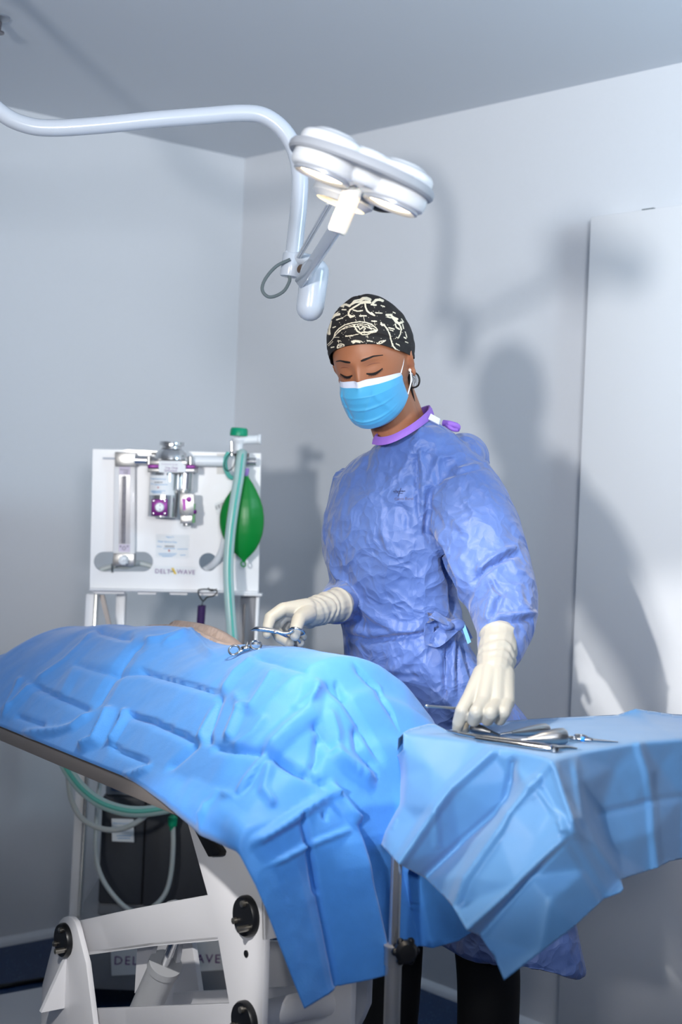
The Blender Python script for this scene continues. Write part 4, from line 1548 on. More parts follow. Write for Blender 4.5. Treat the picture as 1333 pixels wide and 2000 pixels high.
mesh_obj('handwriting', MB().tube(bez([m4(330 + 12 * k, 960 - (22 if k % 2 else 0) - (8 if k % 3 else 0), fd) for k in range(14)], 3), 0.0004, 5), m_inkd, va)
cx_ = MB()
for q in ((1, 0.3), (0.3, 1)):
    cx_.prism([m4(400 - 16 * q[0], 1046 - 18 * q[1], fd), m4(400 + 16 * q[0], 1046 - 18 * q[1], fd), m4(400 + 16 * q[0], 1046 + 18 * q[1], fd), m4(400 - 16 * q[0], 1046 + 18 * q[1], fd)], (0, 0.0003, 0))
mesh_obj('cross_mark', cx_, m_inkr, va)
ws = mesh_obj('level_window', MB().prism([m4(268, 1280, fd + 0.006), m4(585, 1284, fd + 0.006), m4(580, 1612, fd + 0.006), m4(264, 1606, fd + 0.006)], (0, 0.014, 0)), m_purple, va, bevel=0.001)
mesh_obj('sight_glass', MB().lathe(m4(430, 1445, fd + 0.006), MYN, [(0, 92 * u10), (0.002, 92 * u10), (0.005, 74 * u10), (0.0055, 0)], 26), m_whitep, va)
sd = MB()
for x, y in ((438, 1410), (436, 1490)):
    sd.prism([m4(x - 14, y - 14, fd + 0.0118), m4(x + 14, y - 14, fd + 0.0118), m4(x, y + 16, fd + 0.0118)], (0, 0.0003, 0))
mesh_obj('level_marks', sd, m_inkd, va)
for x, y in ((305, 1318), (530, 1322), (302, 1568), (528, 1572)):
    mesh_obj('window_screw', MB().lathe(m4(x, y, fd + 0.006), MYN, [(0, 22 * u10), (0.002, 20 * u10), (0.0024, 0)], 12), m_chrome, va)
# filler block
fb = MB()
fb.prism([m4(830, 1165, vd + 0.02), m4(1118, 1172, vd + 0.02), m4(1112, 1600, vd + 0.02), m4(824, 1594, vd + 0.02)], (0, 0.03, 0))
fb.prism([m4(845, 1600, vd + 0.016), m4(1085, 1604, vd + 0.016), m4(1080, 1770, vd + 0.016), m4(842, 1766, vd + 0.016)], (0, 0.022, 0))
fb.cyl(m4(970, 1766, vd + 0.005), m4(970, 1822, vd + 0.005), 68 * u10, 18)
fb.cyl(m4(910, 1080, vd + 0.005), m4(910, 1170, vd + 0.005), 78 * u10, 20)
mesh_obj('filler_block', fb, m_steel, va, bevel=0.001)
fp = MB()
fp.lathe(m4(1020, 1285, vd + 0.02), MYN, [(0, 52 * u10), (0.008, 52 * u10), (0.009, 0)], 16)
fp.ball(m4(1112, 1535, vd + 0.012), 62 * u10, 16, 12)
fp.prism([m4(880, 1270, vd + 0.0205), m4(955, 1270, vd + 0.0205), m4(955, 1500, vd + 0.0205), m4(900, 1500, vd + 0.0205)], (0, 0.003, 0))
mesh_obj('filler_knob', fp, m_purple, va)
fg = MB()
fg.prism([m4(1100, 1370, vd + 0.018), m4(1138, 1370, vd + 0.018), m4(1128, 1755, vd + 0.018), m4(1082, 1755, vd + 0.018)], (0, 0.02, 0))
mesh_obj('filler_flap', fg, m_bag, va)
ch = MB()
for p in bez([m4(855, 1330, vd + 0.026), m4(880, 1480, vd + 0.026), m4(920, 1590, vd + 0.026), m4(975, 1605, vd + 0.026), m4(1030, 1560, vd + 0.026), m4(1085, 1370, vd + 0.026)], 6):
    ch.ball(p, 0.0011, 6, 5)
mesh_obj('bead_chain', ch, m_chrome, va)
# lower sticker and maker's strip on the panel
ls = mesh_obj('service_sticker', MB().prism([m3(508, 782, 0.0006), m3(738, 790, 0.0006), m3(732, 948, 0.0006), m3(504, 940, 0.0006)], (0, 0.0006, 0)), m_paper, am)
for tx, sz, x, y in (('Next T-', 0.0062, 578, 808), ('Next Service Due', 0.0066, 522, 838), ('Date', 0.0058, 516, 872)):
    mesh_obj('lettering', text_mb(tx, sz, m3(x, y, 0.0012), MX, MZ), m_inkb, ls)
ln = MB()
for (x0, x1, y) in ((560, 640, 880), (655, 725, 884), (525, 650, 915), (530, 640, 925), (550, 620, 934), (675, 710, 925)):
    ln.prism([m3(x0, y, 0.0012), m3(x1, y, 0.0012), m3(x1, y + 3, 0.0012), m3(x0, y + 3, 0.0012)], (0, 0.0004, 0))
mesh_obj('print_lines', ln, m_inkb, ls)
mesh_obj('handwriting', MB().tube(bez([m3(568 + 5 * k, 874 - (14 if k % 2 else 0), 0.0014) for k in range(14)], 3), 0.0004, 5), m_inkd, ls)
cx_ = MB()
for q in ((1, 0.3), (0.3, 1)):
    cx_.prism([m3(598 - 7 * q[0], 896 - 8 * q[1], 0.0012), m3(598 + 7 * q[0], 896 - 8 * q[1], 0.0012), m3(598 + 7 * q[0], 896 + 8 * q[1], 0.0012), m3(598 - 7 * q[0], 896 + 8 * q[1], 0.0012)], (0, 0.0003, 0))
mesh_obj('cross_mark', cx_, m_inkr, ls)
lg = mesh_obj('name_strip', MB().prism([m3(494, 1000, 0.0006), m3(785, 1008, 0.0006), m3(784, 1070, 0.0006), m3(493, 1062, 0.0006)], (0, 0.0006, 0)), m_paper, am)
mesh_obj('lettering', text_mb('DELT', 0.0158, m3(500, 1050, 0.0013), MX, MZ, spacing=1.12), m_inkp, lg)
mesh_obj('lettering', text_mb('WAVE', 0.0158, m3(650, 1054, 0.0013), MX, MZ, spacing=1.12), m_inkp, lg)
ya = MB()
ya.prism([m3(612, 1018, 0.0013), m3(626, 1012, 0.0013), m3(650, 1056, 0.0013), m3(634, 1058, 0.0013)], (0, 0.0004, 0))
mesh_obj('yellow_stroke', ya, m_yel, lg)
wv = MB().tube(bez([m3(604 + 5 * k, 1040 + (5 if k % 2 else -6), 0.0015) for k in range(6)], 4), 0.0005, 5)
mesh_obj('wave_mark', wv, m_inkd, lg)
# barcode slip behind the bag
bs = mesh_obj('barcode_slip', MB().prism([m3(905, 575, 0.004), m3(968, 545, 0.004), m3(990, 620, 0.004), m3(925, 650, 0.004)], (0, 0.0006, 0)), m_paper, am)
bc = MB()
for k, wd in enumerate((4, 2, 5, 2, 3, 5, 2)):
    x = 915 + k * 9
    y = 590 - k * 4.3
    bc.prism([m3(x, y, 0.0046), m3(x + wd, y - 1, 0.0046), m3(x + wd + 8, y + 25, 0.0046), m3(x + 8, y + 26, 0.0046)], (0, 0.0003, 0))
mesh_obj('bars', bc, m_inkd, bs)

# breathing valve
bv = MB()
bv.lathe(m3(1075, 212, 0.05), MZ, [(0, 0.0105), (0.016, 0.011), (0.020, 0.012), (0.026, 0.018), (0.030, 0.0185), (0.032, 0.0175)], 28)
bv.cyl(m3(1085, 140, 0.05), m3(1205, 134, 0.05), 0.0112, 24)
bv.lathe(m3(1205, 134, 0.05), (1, 0, 0.05), [(-0.001, 0.0112), (0.002, 0.0135), (0.008, 0.0135), (0.009, 0.0115)], 24)
va2 = mesh_obj('breathing_valve', bv, m_whitep, am)
mesh_obj('valve_cap', MB().lathe(m3(1076, 108, 0.05), MZ, [(-0.001, 0.0225), (0.003, 0.0228), (0.016, 0.0218), (0.0195, 0.019), (0.020, 0)], 32), m_gcap, va2)
mesh_obj('valve_pin', MB().cyl(m3(1027, 245, 0.04), m3(1027, 150, 0.04), 0.0042, 14), m_chrome, va2)
cl = MB()
cl.torus(m3(1088, 242, 0.05), MZ, 0.014, 0.004, 28, 8)
cl.box(m3(1128, 242, 0.05), (0.014, 0.012, 0.010))
mesh_obj('hose_clamp', cl, m_blk, va2)
gt = MB().tube(bez([m3(1005, 225, 0.035), m3(985, 270, 0.04), m3(985, 330, 0.04), m3(1010, 385, 0.035), m3(1035, 400, 0.03)], 6), [0.006] * 25, 12)
mesh_obj('green_tubing', gt, m_teal, va2)
lc_ = MB().tube(bez([m3(1030, 215, 0.062), m3(990, 260, 0.06), m3(978, 320, 0.058), m3(1000, 350, 0.06), m3(1040, 320, 0.064), m3(1052, 250, 0.066), m3(1020, 215, 0.066)], 6), 0.0012, 7)
mesh_obj('black_lace', lc_, m_blk, va2)

# corrugated hose
hp = bez([m3(1098, 225, 0.05), m3(1092, 260, 0.062), m3(1075, 400, 0.085), m3(1042, 600, 0.10), m3(1016, 800, 0.105), m3(1004, 1000, 0.11), m3(1010, 1200, 0.12), m3(1025, 1400, 0.13), m3(1040, 1560, 0.15), m3(1050, 1650, 0.17)], 26)
hr = [0.0130 + (0.0011 if i % 2 else -0.0006) for i in range(len(hp))]
hs = mesh_obj('breathing_hose', MB().tube(hp, hr, 20), m_hose, am, angle=180)
mesh_obj('inner_tube', MB().tube([p + V((0.0035, -0.0125, 0)) for p in hp[::3]], 0.0034, 8), m_teal, hs)
# green reservoir bag
bgp = []
top, bot = m3(1126, 372, 0.06), m3(1112, 972, 0.06)
bax = (bot - top)
L = bax.length
bd_ = bax.normalized()
bx = V((1, 0, 0)) - bd_ * bd_.x
bx.normalize()
prof_t = [0, .04, .10, .18, .28, .38, .48, .58, .68, .78, .86, .93, .97, 1.0]
prof_w = [14, 22, 52, 84, 118, 140, 150, 150, 140, 116, 86, 46, 18, 8]
vs, fs = [], []
nb_ = 40
for t, wd in zip(np.linspace(0, 1, 40), np.interp(np.linspace(0, 1, 40), prof_t, prof_w)):
    c = top + bax * t + bx * ((-22) * math.sin(math.pi * t) * mpx / 3.508)
    rw = wd * mpx / 3.508
    for k in range(nb_):
        a = 2 * math.pi * k / nb_
        fold = 1 + 0.10 * math.cos(5 * a) * math.sin(math.pi * t)
        vs.append(c + bx * (rw * math.cos(a)) + V((0, -1, 0)) * (rw * 0.42 * math.sin(a) * fold))
for i in range(39):
    for k in range(nb_):
        a, b = i * nb_ + k, i * nb_ + (k + 1) % nb_
        fs.append((a, b, b + nb_, a + nb_))
fs.append(tuple(range(nb_)))
fs.append(tuple(range(39 * nb_, 40 * nb_)))
bg = mesh_obj('reservoir_bag', MB().add(vs, fs), m_bag, am)
mesh_obj('bag_ring', MB().torus(m3(1107, 988, 0.06), (0.5, -1, 0), 0.0072, 0.0018, 24, 8, 0.8), m_bag, bg)
mesh_obj('bag_neck', MB().lathe(m3(1124, 385, 0.058), MZ, [(0, 0.006), (0.012, 0.008), (0.02, 0.008)], 18), mat('violet_collar', (150, 120, 190), 0.4), bg)
# white exhaust tube through the round opening
mesh_obj('exhaust_tube', MB().tube(bez([m3(815, 1040, -0.05), m3(850, 1025, -0.03), m3(905, 985, 0.01), m3(950, 920, 0.03), m3(975, 840, 0.04), m3(985, 760, 0.03)], 8), 0.0085, 14), m_whitep, am)

# purple coiled cord hanging on a black lace from the machine's lower edge
kc_ = thing('coiled_cord', m3(860, 1206, 0.03), 'purple coiled cord hanging on a black lace from the machine edge', 'cord')
cp_ = []
for k in range(240):
    a = k * 0.62
    t = k / 239
    c = m3(822, 1275, 0.03).lerp(m3(812, 1425, 0.03), t)
    cp_.append(c + V((math.cos(a) * 0.0085, math.sin(a) * 0.0085, 0)))
mesh_obj('coil', MB().tube(cp_, 0.0024, 6), mat('dark_violet_cord', (62, 40, 92), 0.5), kc_)
mesh_obj('coil_core', MB().cyl(m3(822, 1275, 0.03), m3(812, 1432, 0.03), 0.0075, 14), mat('dark_violet_cord', (62, 40, 92), 0.5), kc_)
lace = MB()
lace.tube(bez([m3(800, 1165, 0.035), m3(845, 1160, 0.037), m3(925, 1170, 0.037), m3(905, 1205, 0.04), m3(860, 1215, 0.04), m3(830, 1240, 0.035), m3(800, 1195, 0.036), m3(800, 1165, 0.035)], 6), 0.0017, 7)
lace.tube(bez([m3(925, 1160, 0.035), m3(885, 1172, 0.04), m3(865, 1150, 0.038)], 5), 0.0017, 7)
lace.tube([m3(832, 1236, 0.034), m3(824, 1262, 0.031), m3(822, 1275, 0.03)], 0.0012, 7)
mesh_obj('lace', lace, m_blk, kc_)

# oxygen concentrator standing on the trolley base
YO = YM - 0.005
m_dg = mat('charcoal_plastic', (58, 60, 66), 0.42)


def oc(x, y, d=0.0):
    return P(x, y, YO - d)


ox = thing('oxygen_concentrator', V((oc(298, 1700).x, YO + 0.15, 0.227)), 'charcoal oxygen concentrator on the trolley base under the machine panel', 'oxygen concentrator')
zb, ztp = 0.228, oc(300, 1562).z
x0, x1 = oc(191, 1700).x, oc(408, 1700).x
xm = oc(278, 1700).x
body = MB()
body.prism([V((x0, YO + 0.02, zb + 0.03)), V((xm, YO, zb + 0.03)), V((xm, YO, ztp)), V((x0, YO + 0.02, ztp))], (0, 0.28, 0))
body.prism([V((xm, YO + 0.014, zb + 0.03)), V((x1, YO + 0.014, zb + 0.03)), V((x1, YO + 0.014, ztp)), V((xm, YO + 0.014, ztp))], (0, 0.28, 0))
mesh_obj('body', body, m_dg, ox, bevel=0.008)
mesh_obj('foot', MB().prism([V((x0, YO + 0.03, zb)), V((x1, YO + 0.03, zb)), V((x1, YO + 0.03, zb + 0.03)), V((x0, YO + 0.03, zb + 0.03))], (0, 0.24, 0)), mat('grey_foot', (120, 122, 128), 0.5), ox, bevel=0.004)
mesh_obj('lid', MB().prism([V((x0 + 0.006, YO + 0.03, ztp)), V((x1 - 0.08, YO + 0.03, ztp)), V((x1 - 0.08, YO + 0.03, ztp + 0.055)), V((x0 + 0.006, YO + 0.03, ztp + 0.055))], (0, 0.2, 0)), mat('pale_grey_lid', (160, 164, 172), 0.4), ox, bevel=0.008)
mesh_obj('lid_display', MB().prism([oc(217, 1545, -0.026), oc(262, 1548, -0.026), oc(262, 1530, -0.026), oc(217, 1527, -0.026)], (0, 0.004, 0)), mat('slate_display', (70, 84, 110), 0.3), ox)
ss = mesh_obj('service_sticker', MB().prism([oc(218, 1599, 0.001), oc(261, 1600, 0.001), oc(262, 1645, 0.001), oc(219, 1643, 0.001)], (0, 0.0008, 0)), m_paper, ox)
mesh_obj('lettering', text_mb('Next Service Due', 0.0062, oc(221, 1609, 0.0016), (1, 0, 0.0), (0, 0, 1)), m_inkb, ss)
ln = MB()
for (a, b, y) in ((222, 240, 1617), (228, 256, 1632), (230, 254, 1637)):
    ln.prism([oc(a, y, 0.0016), oc(b, y, 0.0016), oc(b, y + 1, 0.0016), oc(a, y + 1, 0.0016)], (0, 0.0003, 0))
mesh_obj('print_lines', ln, m_inkb, ss)
gp = MB().lathe(oc(337, 1613, 0.03), (0, 0, 1), [(-0.012, 0.006), (-0.002, 0.0075), (0.0, 0.011), (0.010, 0.012), (0.022, 0.012), (0.024, 0.009), (0.028, 0.006)], 10)
gp.cyl(oc(337, 1606, 0.03), oc(337, 1606, -0.02), 0.006, 12)
mesh_obj('oxygen_outlet', gp, m_gcap, ox)


def c6(x, y, d):
    return P(x / 2.38, 1420 + y / 2.38, YM - d)


u_t = bez([c6(805, 460, 0.035), c6(805, 560, 0.04), c6(795, 680, 0.05), c6(770, 770, 0.06), c6(720, 830, 0.07), c6(650, 865, 0.075), c6(580, 835, 0.07), c6(510, 760, 0.06), c6(465, 680, 0.055),
           c6(447, 600, 0.05), c6(446, 500, 0.05), c6(460, 300, 0.03), c6(480, 200, 0.0)], 8)
tag(mesh_obj('oxygen_tube', MB().tube(u_t, 0.0062, 12), m_grey_w), 'pale tube looping down from the green outlet of the concentrator', 'tube')
t1 = bez([c6(305, 150, 0.22), c6(318, 235, 0.22), c6(330, 330, 0.22), c6(372, 415, 0.22), c6(450, 466, 0.21), c6(540, 478, 0.20), c6(620, 452, 0.19), c6(690, 400, 0.18), c6(740, 330, 0.18)], 8)
tag(mesh_obj('drain_tube', MB().tube(t1, 0.0068, 12), m_grey_w), 'thin pale tube in a wide loop below the table edge', 'tube')
t2 = bez([c6(290, 150, 0.26), c6(325, 215, 0.26), c6(390, 295, 0.26), c6(480, 358, 0.26), c6(600, 392, 0.26), c6(720, 388, 0.26), c6(830, 360, 0.26), c6(900, 300, 0.26)], 8)
th = mesh_obj('circuit_hose', MB().tube(t2, 0.0135, 16), m_hose)
tag(th, 'thick translucent hose with a teal stripe sagging below the table edge', 'hose')
mesh_obj('teal_line', MB().tube([p + V((0, -0.012, 0.004)) for p in t2], 0.0055, 8), m_teal, th)
# ================================================================== the surgeon
m_skin = mat('skin', (160, 104, 74), 0.48, sub=0.12, bump=0.04, bscale=420)
m_gown = cloth_mat('blue_gown', (82, 110, 176), crumple=0.5, cscale=22, grain=0.25, gscale=600, rough=0.5, var=0.05, spec=0.45)
m_glove = mat('latex_glove', (162, 162, 158), 0.42, sub=0.12, bump=0.12, bscale=110, spec=0.4)
m_trs = mat('black_trousers', (14, 15, 18), 0.8)
YP = 2.70
HS = 0.9035
HROT = Matrix(((0.92182192, -0.31773706, -0.2220079), (-0.38003198, -0.85358964, -0.35631506), (0.07628914, -0.41282914, 0.90760788)))
HROT = HROT @ Matrix.Rotation(-0.055, 3, 'Y')
HC = V((0.0500, YP, 1.600))
person = thing('person', V((0.16, 2.80, 0)), 'person in blue surgical gown, patterned cap, face mask and white gloves leaning over the table', 'person')


def hd(x, y, z):
    return HC + HROT @ (V((x, y, z)) * HS)


def gss(x, c, s):
    return math.exp(-((x - c) / s) ** 2)


def head_local(d):
    """surface point of the head for the direction d (unit, local: x left, y forward, z up)"""
    x, y, z = d.x, d.y, d.z
    px, py, pz = x * 0.077, y * 0.092, z * 0.118
    # skull wider at the back and top, narrowing to the jaw
    lo = max(0.0, -z)
    px *= 1 + 0.05 * gss(z, 0.35, 0.5) - 0.30 * lo ** 1.5
    if y > 0:
        py *= 1 - 0.04 * lo
        py += 0.004 * gss(pz, -0.10, 0.02) * gss(px, 0, 0.03)
        f = y ** 0.5
        # nose
        np_ = np.interp(pz, [-0.066, -0.052, -0.045, -0.03, 0.0, 0.016, 0.03], [0, 0.010, 0.023, 0.019, 0.008, 0.003, 0.0])
        wn = np.interp(pz, [-0.06, -0.045, -0.02, 0.01, 0.03], [0.014, 0.015, 0.010, 0.008, 0.012])
        py += f * np_ * gss(px, 0, wn)
        ax_ = abs(px)
        py -= f * 0.010 * gss(ax_, 0.030, 0.016) * gss(pz, 0.006, 0.014)
        py += f * 0.0070 * gss(ax_, 0.031, 0.0125) * gss(pz, 0.004, 0.0105)
        py += f * 0.0045 * gss(pz, 0.028, 0.009) * gss(ax_, 0.026, 0.022)
        py += f * 0.004 * gss(ax_, 0.045, 0.018) * gss(pz, -0.030, 0.018)
        py += f * 0.005 * gss(px, 0, 0.02) * (gss(pz, -0.071, 0.006) + gss(pz, -0.083, 0.006))
        py += f * 0.006 * gss(px, 0, 0.018) * gss(pz, -0.107, 0.014)
    else:
        py *= 1.06
        if z < -0.2:
            py *= 1 - 0.45 * (-z - 0.2)
    return V((px, py, pz))


bm = bmesh.new()
bmesh.ops.create_icosphere(bm, subdivisions=6, radius=1.0)
hv = [head_local(v.co.normalized()) for v in bm.verts]
hf = [[v.index for v in f.verts] for f in bm.faces]
bm.free()
HEAD_BVH = BVHTree.FromPolygons(hv, hf)


def on_head(x, z, off=0.0, y0=0.4):
    """point on the face surface at local x, z"""
    h = HEAD_BVH.ray_cast(V((x, y0, z)), V((0, -1, 0)))
    p, n = h[0], h[1]
    if n.y < 0:
        n = -n
    return p + n * off


body = MB()
body.add([hd(*p) for p in hv], hf)
# ears
for s_ in (-1, 1):
    c = V((0.0795 * s_, -0.006, -0.010))
    Rm = Matrix.Rotation(math.radians(-20 * s_), 3, 'Z')
    e = MB()
    e.ball((0, 0, 0), (0.0055, 0.015, 0.027), 16, 12)
    e.torus((0.004 * s_, -0.002, 0.004), (1, 0, 0), 0.0165, 0.0042, 28, 8, 1.0)
    e.ball((0.002 * s_, 0.006, -0.024), (0.005, 0.008, 0.010), 12, 8)
    body.add([hd(*(c + Rm @ V((p.x, p.y * 0.9, p.z * 1.15)))) for p in e.v], e.f)
nb0, nb1 = hd(0.0, -0.025, -0.07), P(790, 880, 2.77)
body.cone_capsule(nb0, nb1, 0.049, 0.050, 24)
body.cone_capsule(hd(0.0, -0.045, -0.06), P(808, 890, 2.80), 0.045, 0.048, 24)
# trunk, arms and legs under the clothes
chest, pelvis = P(790, 980, 2.77), P(800, 1330, 2.83)
body.ball(chest, (0.10, 0.085, 0.10), 24, 16)
body.ball(pelvis, (0.10, 0.075, 0.12), 24, 16)
body.cone_capsule(chest, pelvis, 0.085, 0.085, 20)
shl, ell, wrl = P(893, 950, 2.70), P(975, 1165, 2.53), P(968, 1300, 2.36)
shr, elr, wrr = P(705, 985, 2.85), P(700, 1125, 2.89), P(640, 1187, 2.65)
for a, b, c in ((shl, ell, wrl), (shr, elr, wrr)):
    body.cone_capsule(chest + V((0, 0, 0.03)), a, 0.05, 0.036, 16)
    body.cone_capsule(a, b, 0.038, 0.024, 16)
    body.cone_capsule(b, c, 0.022, 0.018, 16)
hipl, knl, anl = P(880, 1440, 2.84), P(950, 1850, 2.82), P(958, 2200, 2.84)
hipr, knr, anr = P(775, 1440, 2.84), P(772, 1800, 2.82), P(752, 2200, 2.86)
for a, b, c in ((hipl, knl, anl), (hipr, knr, anr)):
    body.cone_capsule(a, b, 0.060, 0.048, 16)
    body.cone_capsule(b, c, 0.050, 0.036, 16)
    g_ = V((c.x, c.y, 0.035))
    body.cone_capsule(c, g_, 0.036, 0.034, 14)
    body.cone_capsule(g_, g_ + V((-0.10, -0.11, -0.004)), 0.034, 0.030, 14)
me = remesh('body', body, 0.0032, 3)
bo = link_mesh('body', me, m_skin, person)

# face details
hair_m = mat('dark_hair', (24, 18, 16), 0.5)
lash_m = mat('dark_lashes', (20, 13, 12), 0.5)
for s_ in (-1, 1):
    eb = MB()
    pts_, rs_ = [], []
    for k in range(11):
        t = k / 10
        x = (0.012 + 0.040 * t) * s_
        z = 0.0262 + 0.0040 * math.sin(min(1, t * 1.25) * math.pi / 2) - 0.006 * max(0, t - 0.6) ** 1.2 * 2.2
        pts_.append(hd(*on_head(x, z, 0.0006)))
        rs_.append((0.0021 * (1 - 0.8 * t) + 0.0003) * min(1, 0.55 + t * 3))
    eb.tube(pts_, rs_, 8)
    mesh_obj('eyebrow', eb, hair_m, bo)
    lh = MB()
    pts_, rs_ = [], []
    for k in range(13):
        t = k / 12
        x = (0.0155 + 0.031 * t) * s_
        z = -0.0025 - 0.0050 * math.sin(math.pi * t) + 0.0022 * t
        pts_.append(hd(*on_head(x, z, 0.0009)))
        rs_.append(0.0008 + 0.0016 * math.sin(math.pi * (0.1 + 0.9 * t)))
    lh.tube(pts_, rs_, 8)
    for k in range(2, 13):
        t = k / 12
        x = (0.0155 + 0.031 * t) * s_
        z = -0.0025 - 0.0050 * math.sin(math.pi * t) + 0.0022 * t
        q = on_head(x, z, 0.0006)
        lh.tube([hd(*q), hd(*(q + V((0.0015 * s_ * (t - 0.2), 0.0055, -0.0040))))], [0.0006, 0.00015], 5)
    mesh_obj('eyelashes', lh, lash_m, bo)
    ec = MB()
    pts_ = []
    for k in range(11):
        t = k / 10
        x = (0.016 + 0.029 * t) * s_
        pts_.append(hd(*on_head(x, 0.0115 + 0.003 * math.sin(math.pi * t), -0.0002)))
    ec.tube(pts_, [0.0003 + 0.0006 * math.sin(math.pi * k / 10) for k in range(11)], 6)
    mesh_obj('eyelid_crease', ec, mat('lid_crease', (120, 70, 52), 0.6), bo)

# hair below the cap, and the thin loop of hair behind the ear
hr_ = MB()
NH = 60
for rowi in range(8):
    pass
vs, fs = [], []
for i in range(NH + 1):
    a = math.radians(-100 + 200 * i / NH)      # around the back of the head
    for k in range(9):
        t = k / 8
        z = 0.02 - t * (0.03 + 0.055 * math.cos(a * 0.72) ** 2)
        d = V((math.sin(a), -math.cos(a), 0))
        h = HEAD_BVH.ray_cast(V((0, -0.01, z)) + d * 0.4, -d)
        q = h[0] if h[0] is not None else V((0, 0, z)) + d * 0.07
        vs.append(hd(*(q + d * (0.004 * (1 - t * 0.6)))))
for i in range(NH):
    for k in range(8):
        a = i * 9 + k
        fs.append((a, a + 1, a + 10, a + 9))
hair = mesh_obj('hair', MB().add(vs, fs), hair_m, person)
hl = MB()
ec_ = hd(0.071, -0.022, -0.030)
pc = proj(ec_)
YE = ec_.y + 0.02
hl.tube(bez([P(799, 727, YE), P(808, 726, YE), P(817, 733, YE), P(820, 743, YE), P(817, 753, YE), P(808, 757, YE), P(801, 755, YE)], 6), 0.0017, 8)
for k in range(7):
    hl.tube(bez([P(797 + k * 0.6, 728 + k, YE), P(800 + k * 0.5, 745 + k, YE + 0.005), P(803 + k * 0.7, 760 + 2 * k, YE + 0.012), P(807 + k * 0.4, 772 + 2 * k, YE + 0.02)], 5), [0.002] * 16, 6)
for k in range(10):
    a = random.random()
    hl.tube(bez([P(800, 730, YE), P(808 + 10 * a, 735 + 8 * random.random(), YE), P(804 + 16 * a, 748 + 10 * random.random(), YE)], 5), 0.00022, 4)
mesh_obj('hair_loop', hl, hair_m, hair)
er = hd(0.0795, -0.006, -0.0385)
mesh_obj('pearl_earring', MB().ball(P(801.5, 722.5, er.y - 0.006), 0.0034, 16, 12), mat('pearl', (236, 230, 222), 0.2, coat=0.5), person)

# ---------------------------------------------------------------- cap
def cap_rim(phi):
    """local rim point height for the azimuth phi (0 = front, grows to her left)"""
    c = math.cos(phi)
    y = 0.09 * c
    z = np.interp(c, [-1, -0.3, 0.15, 0.6, 0.85, 1.0], [-0.046, -0.018, -0.001, 0.026, 0.047, 0.056])
    return float(z)


NPH, NTH = 420, 150
vs, fs, uv = [], [], []
for i in range(NPH):
    phi = 2 * math.pi * i / NPH
    d = V((math.sin(phi), math.cos(phi), 0))
    zr = cap_rim(phi)
    for k in range(NTH + 1):
        t = k / NTH
        # from the rim to the crown
        el0 = math.atan2(zr - 0.01, 0.085)
        el = el0 + (math.pi / 2 - el0) * t
        dr_ = V((d.x * math.cos(el), d.y * math.cos(el), math.sin(el)))
        o = V((0, -0.008, 0.01))
        h = HEAD_BVH.ray_cast(o + dr_ * 0.4, -dr_)
        q = h[0]
        puff = 0.0080 + 0.0115 * math.sin(math.pi * min(1, t * 0.62)) ** 1.2
        puff += 0.0016 * math.sin(phi * 7 + 2.0) * t * (1 - 0.2 * t) + 0.0022 * noise.noise(V((dr_.x * 5, dr_.y * 5, dr_.z * 5)))
        band = -0.0022 * gss(t, 0.17, 0.02) * max(0, math.cos(phi) + 0.4)
        p = q + dr_ * (puff + band)
        vs.append(hd(*p))
        uv.append((phi, t))
for i in range(NPH):
    for k in range(NTH):
        a, b = i * (NTH + 1) + k, ((i + 1) % NPH) * (NTH + 1) + k
        fs.append((a, b, b + 1, a + 1))


def h2(x, y):
    return (600 + x / 4.76, 560 + y / 4.76)


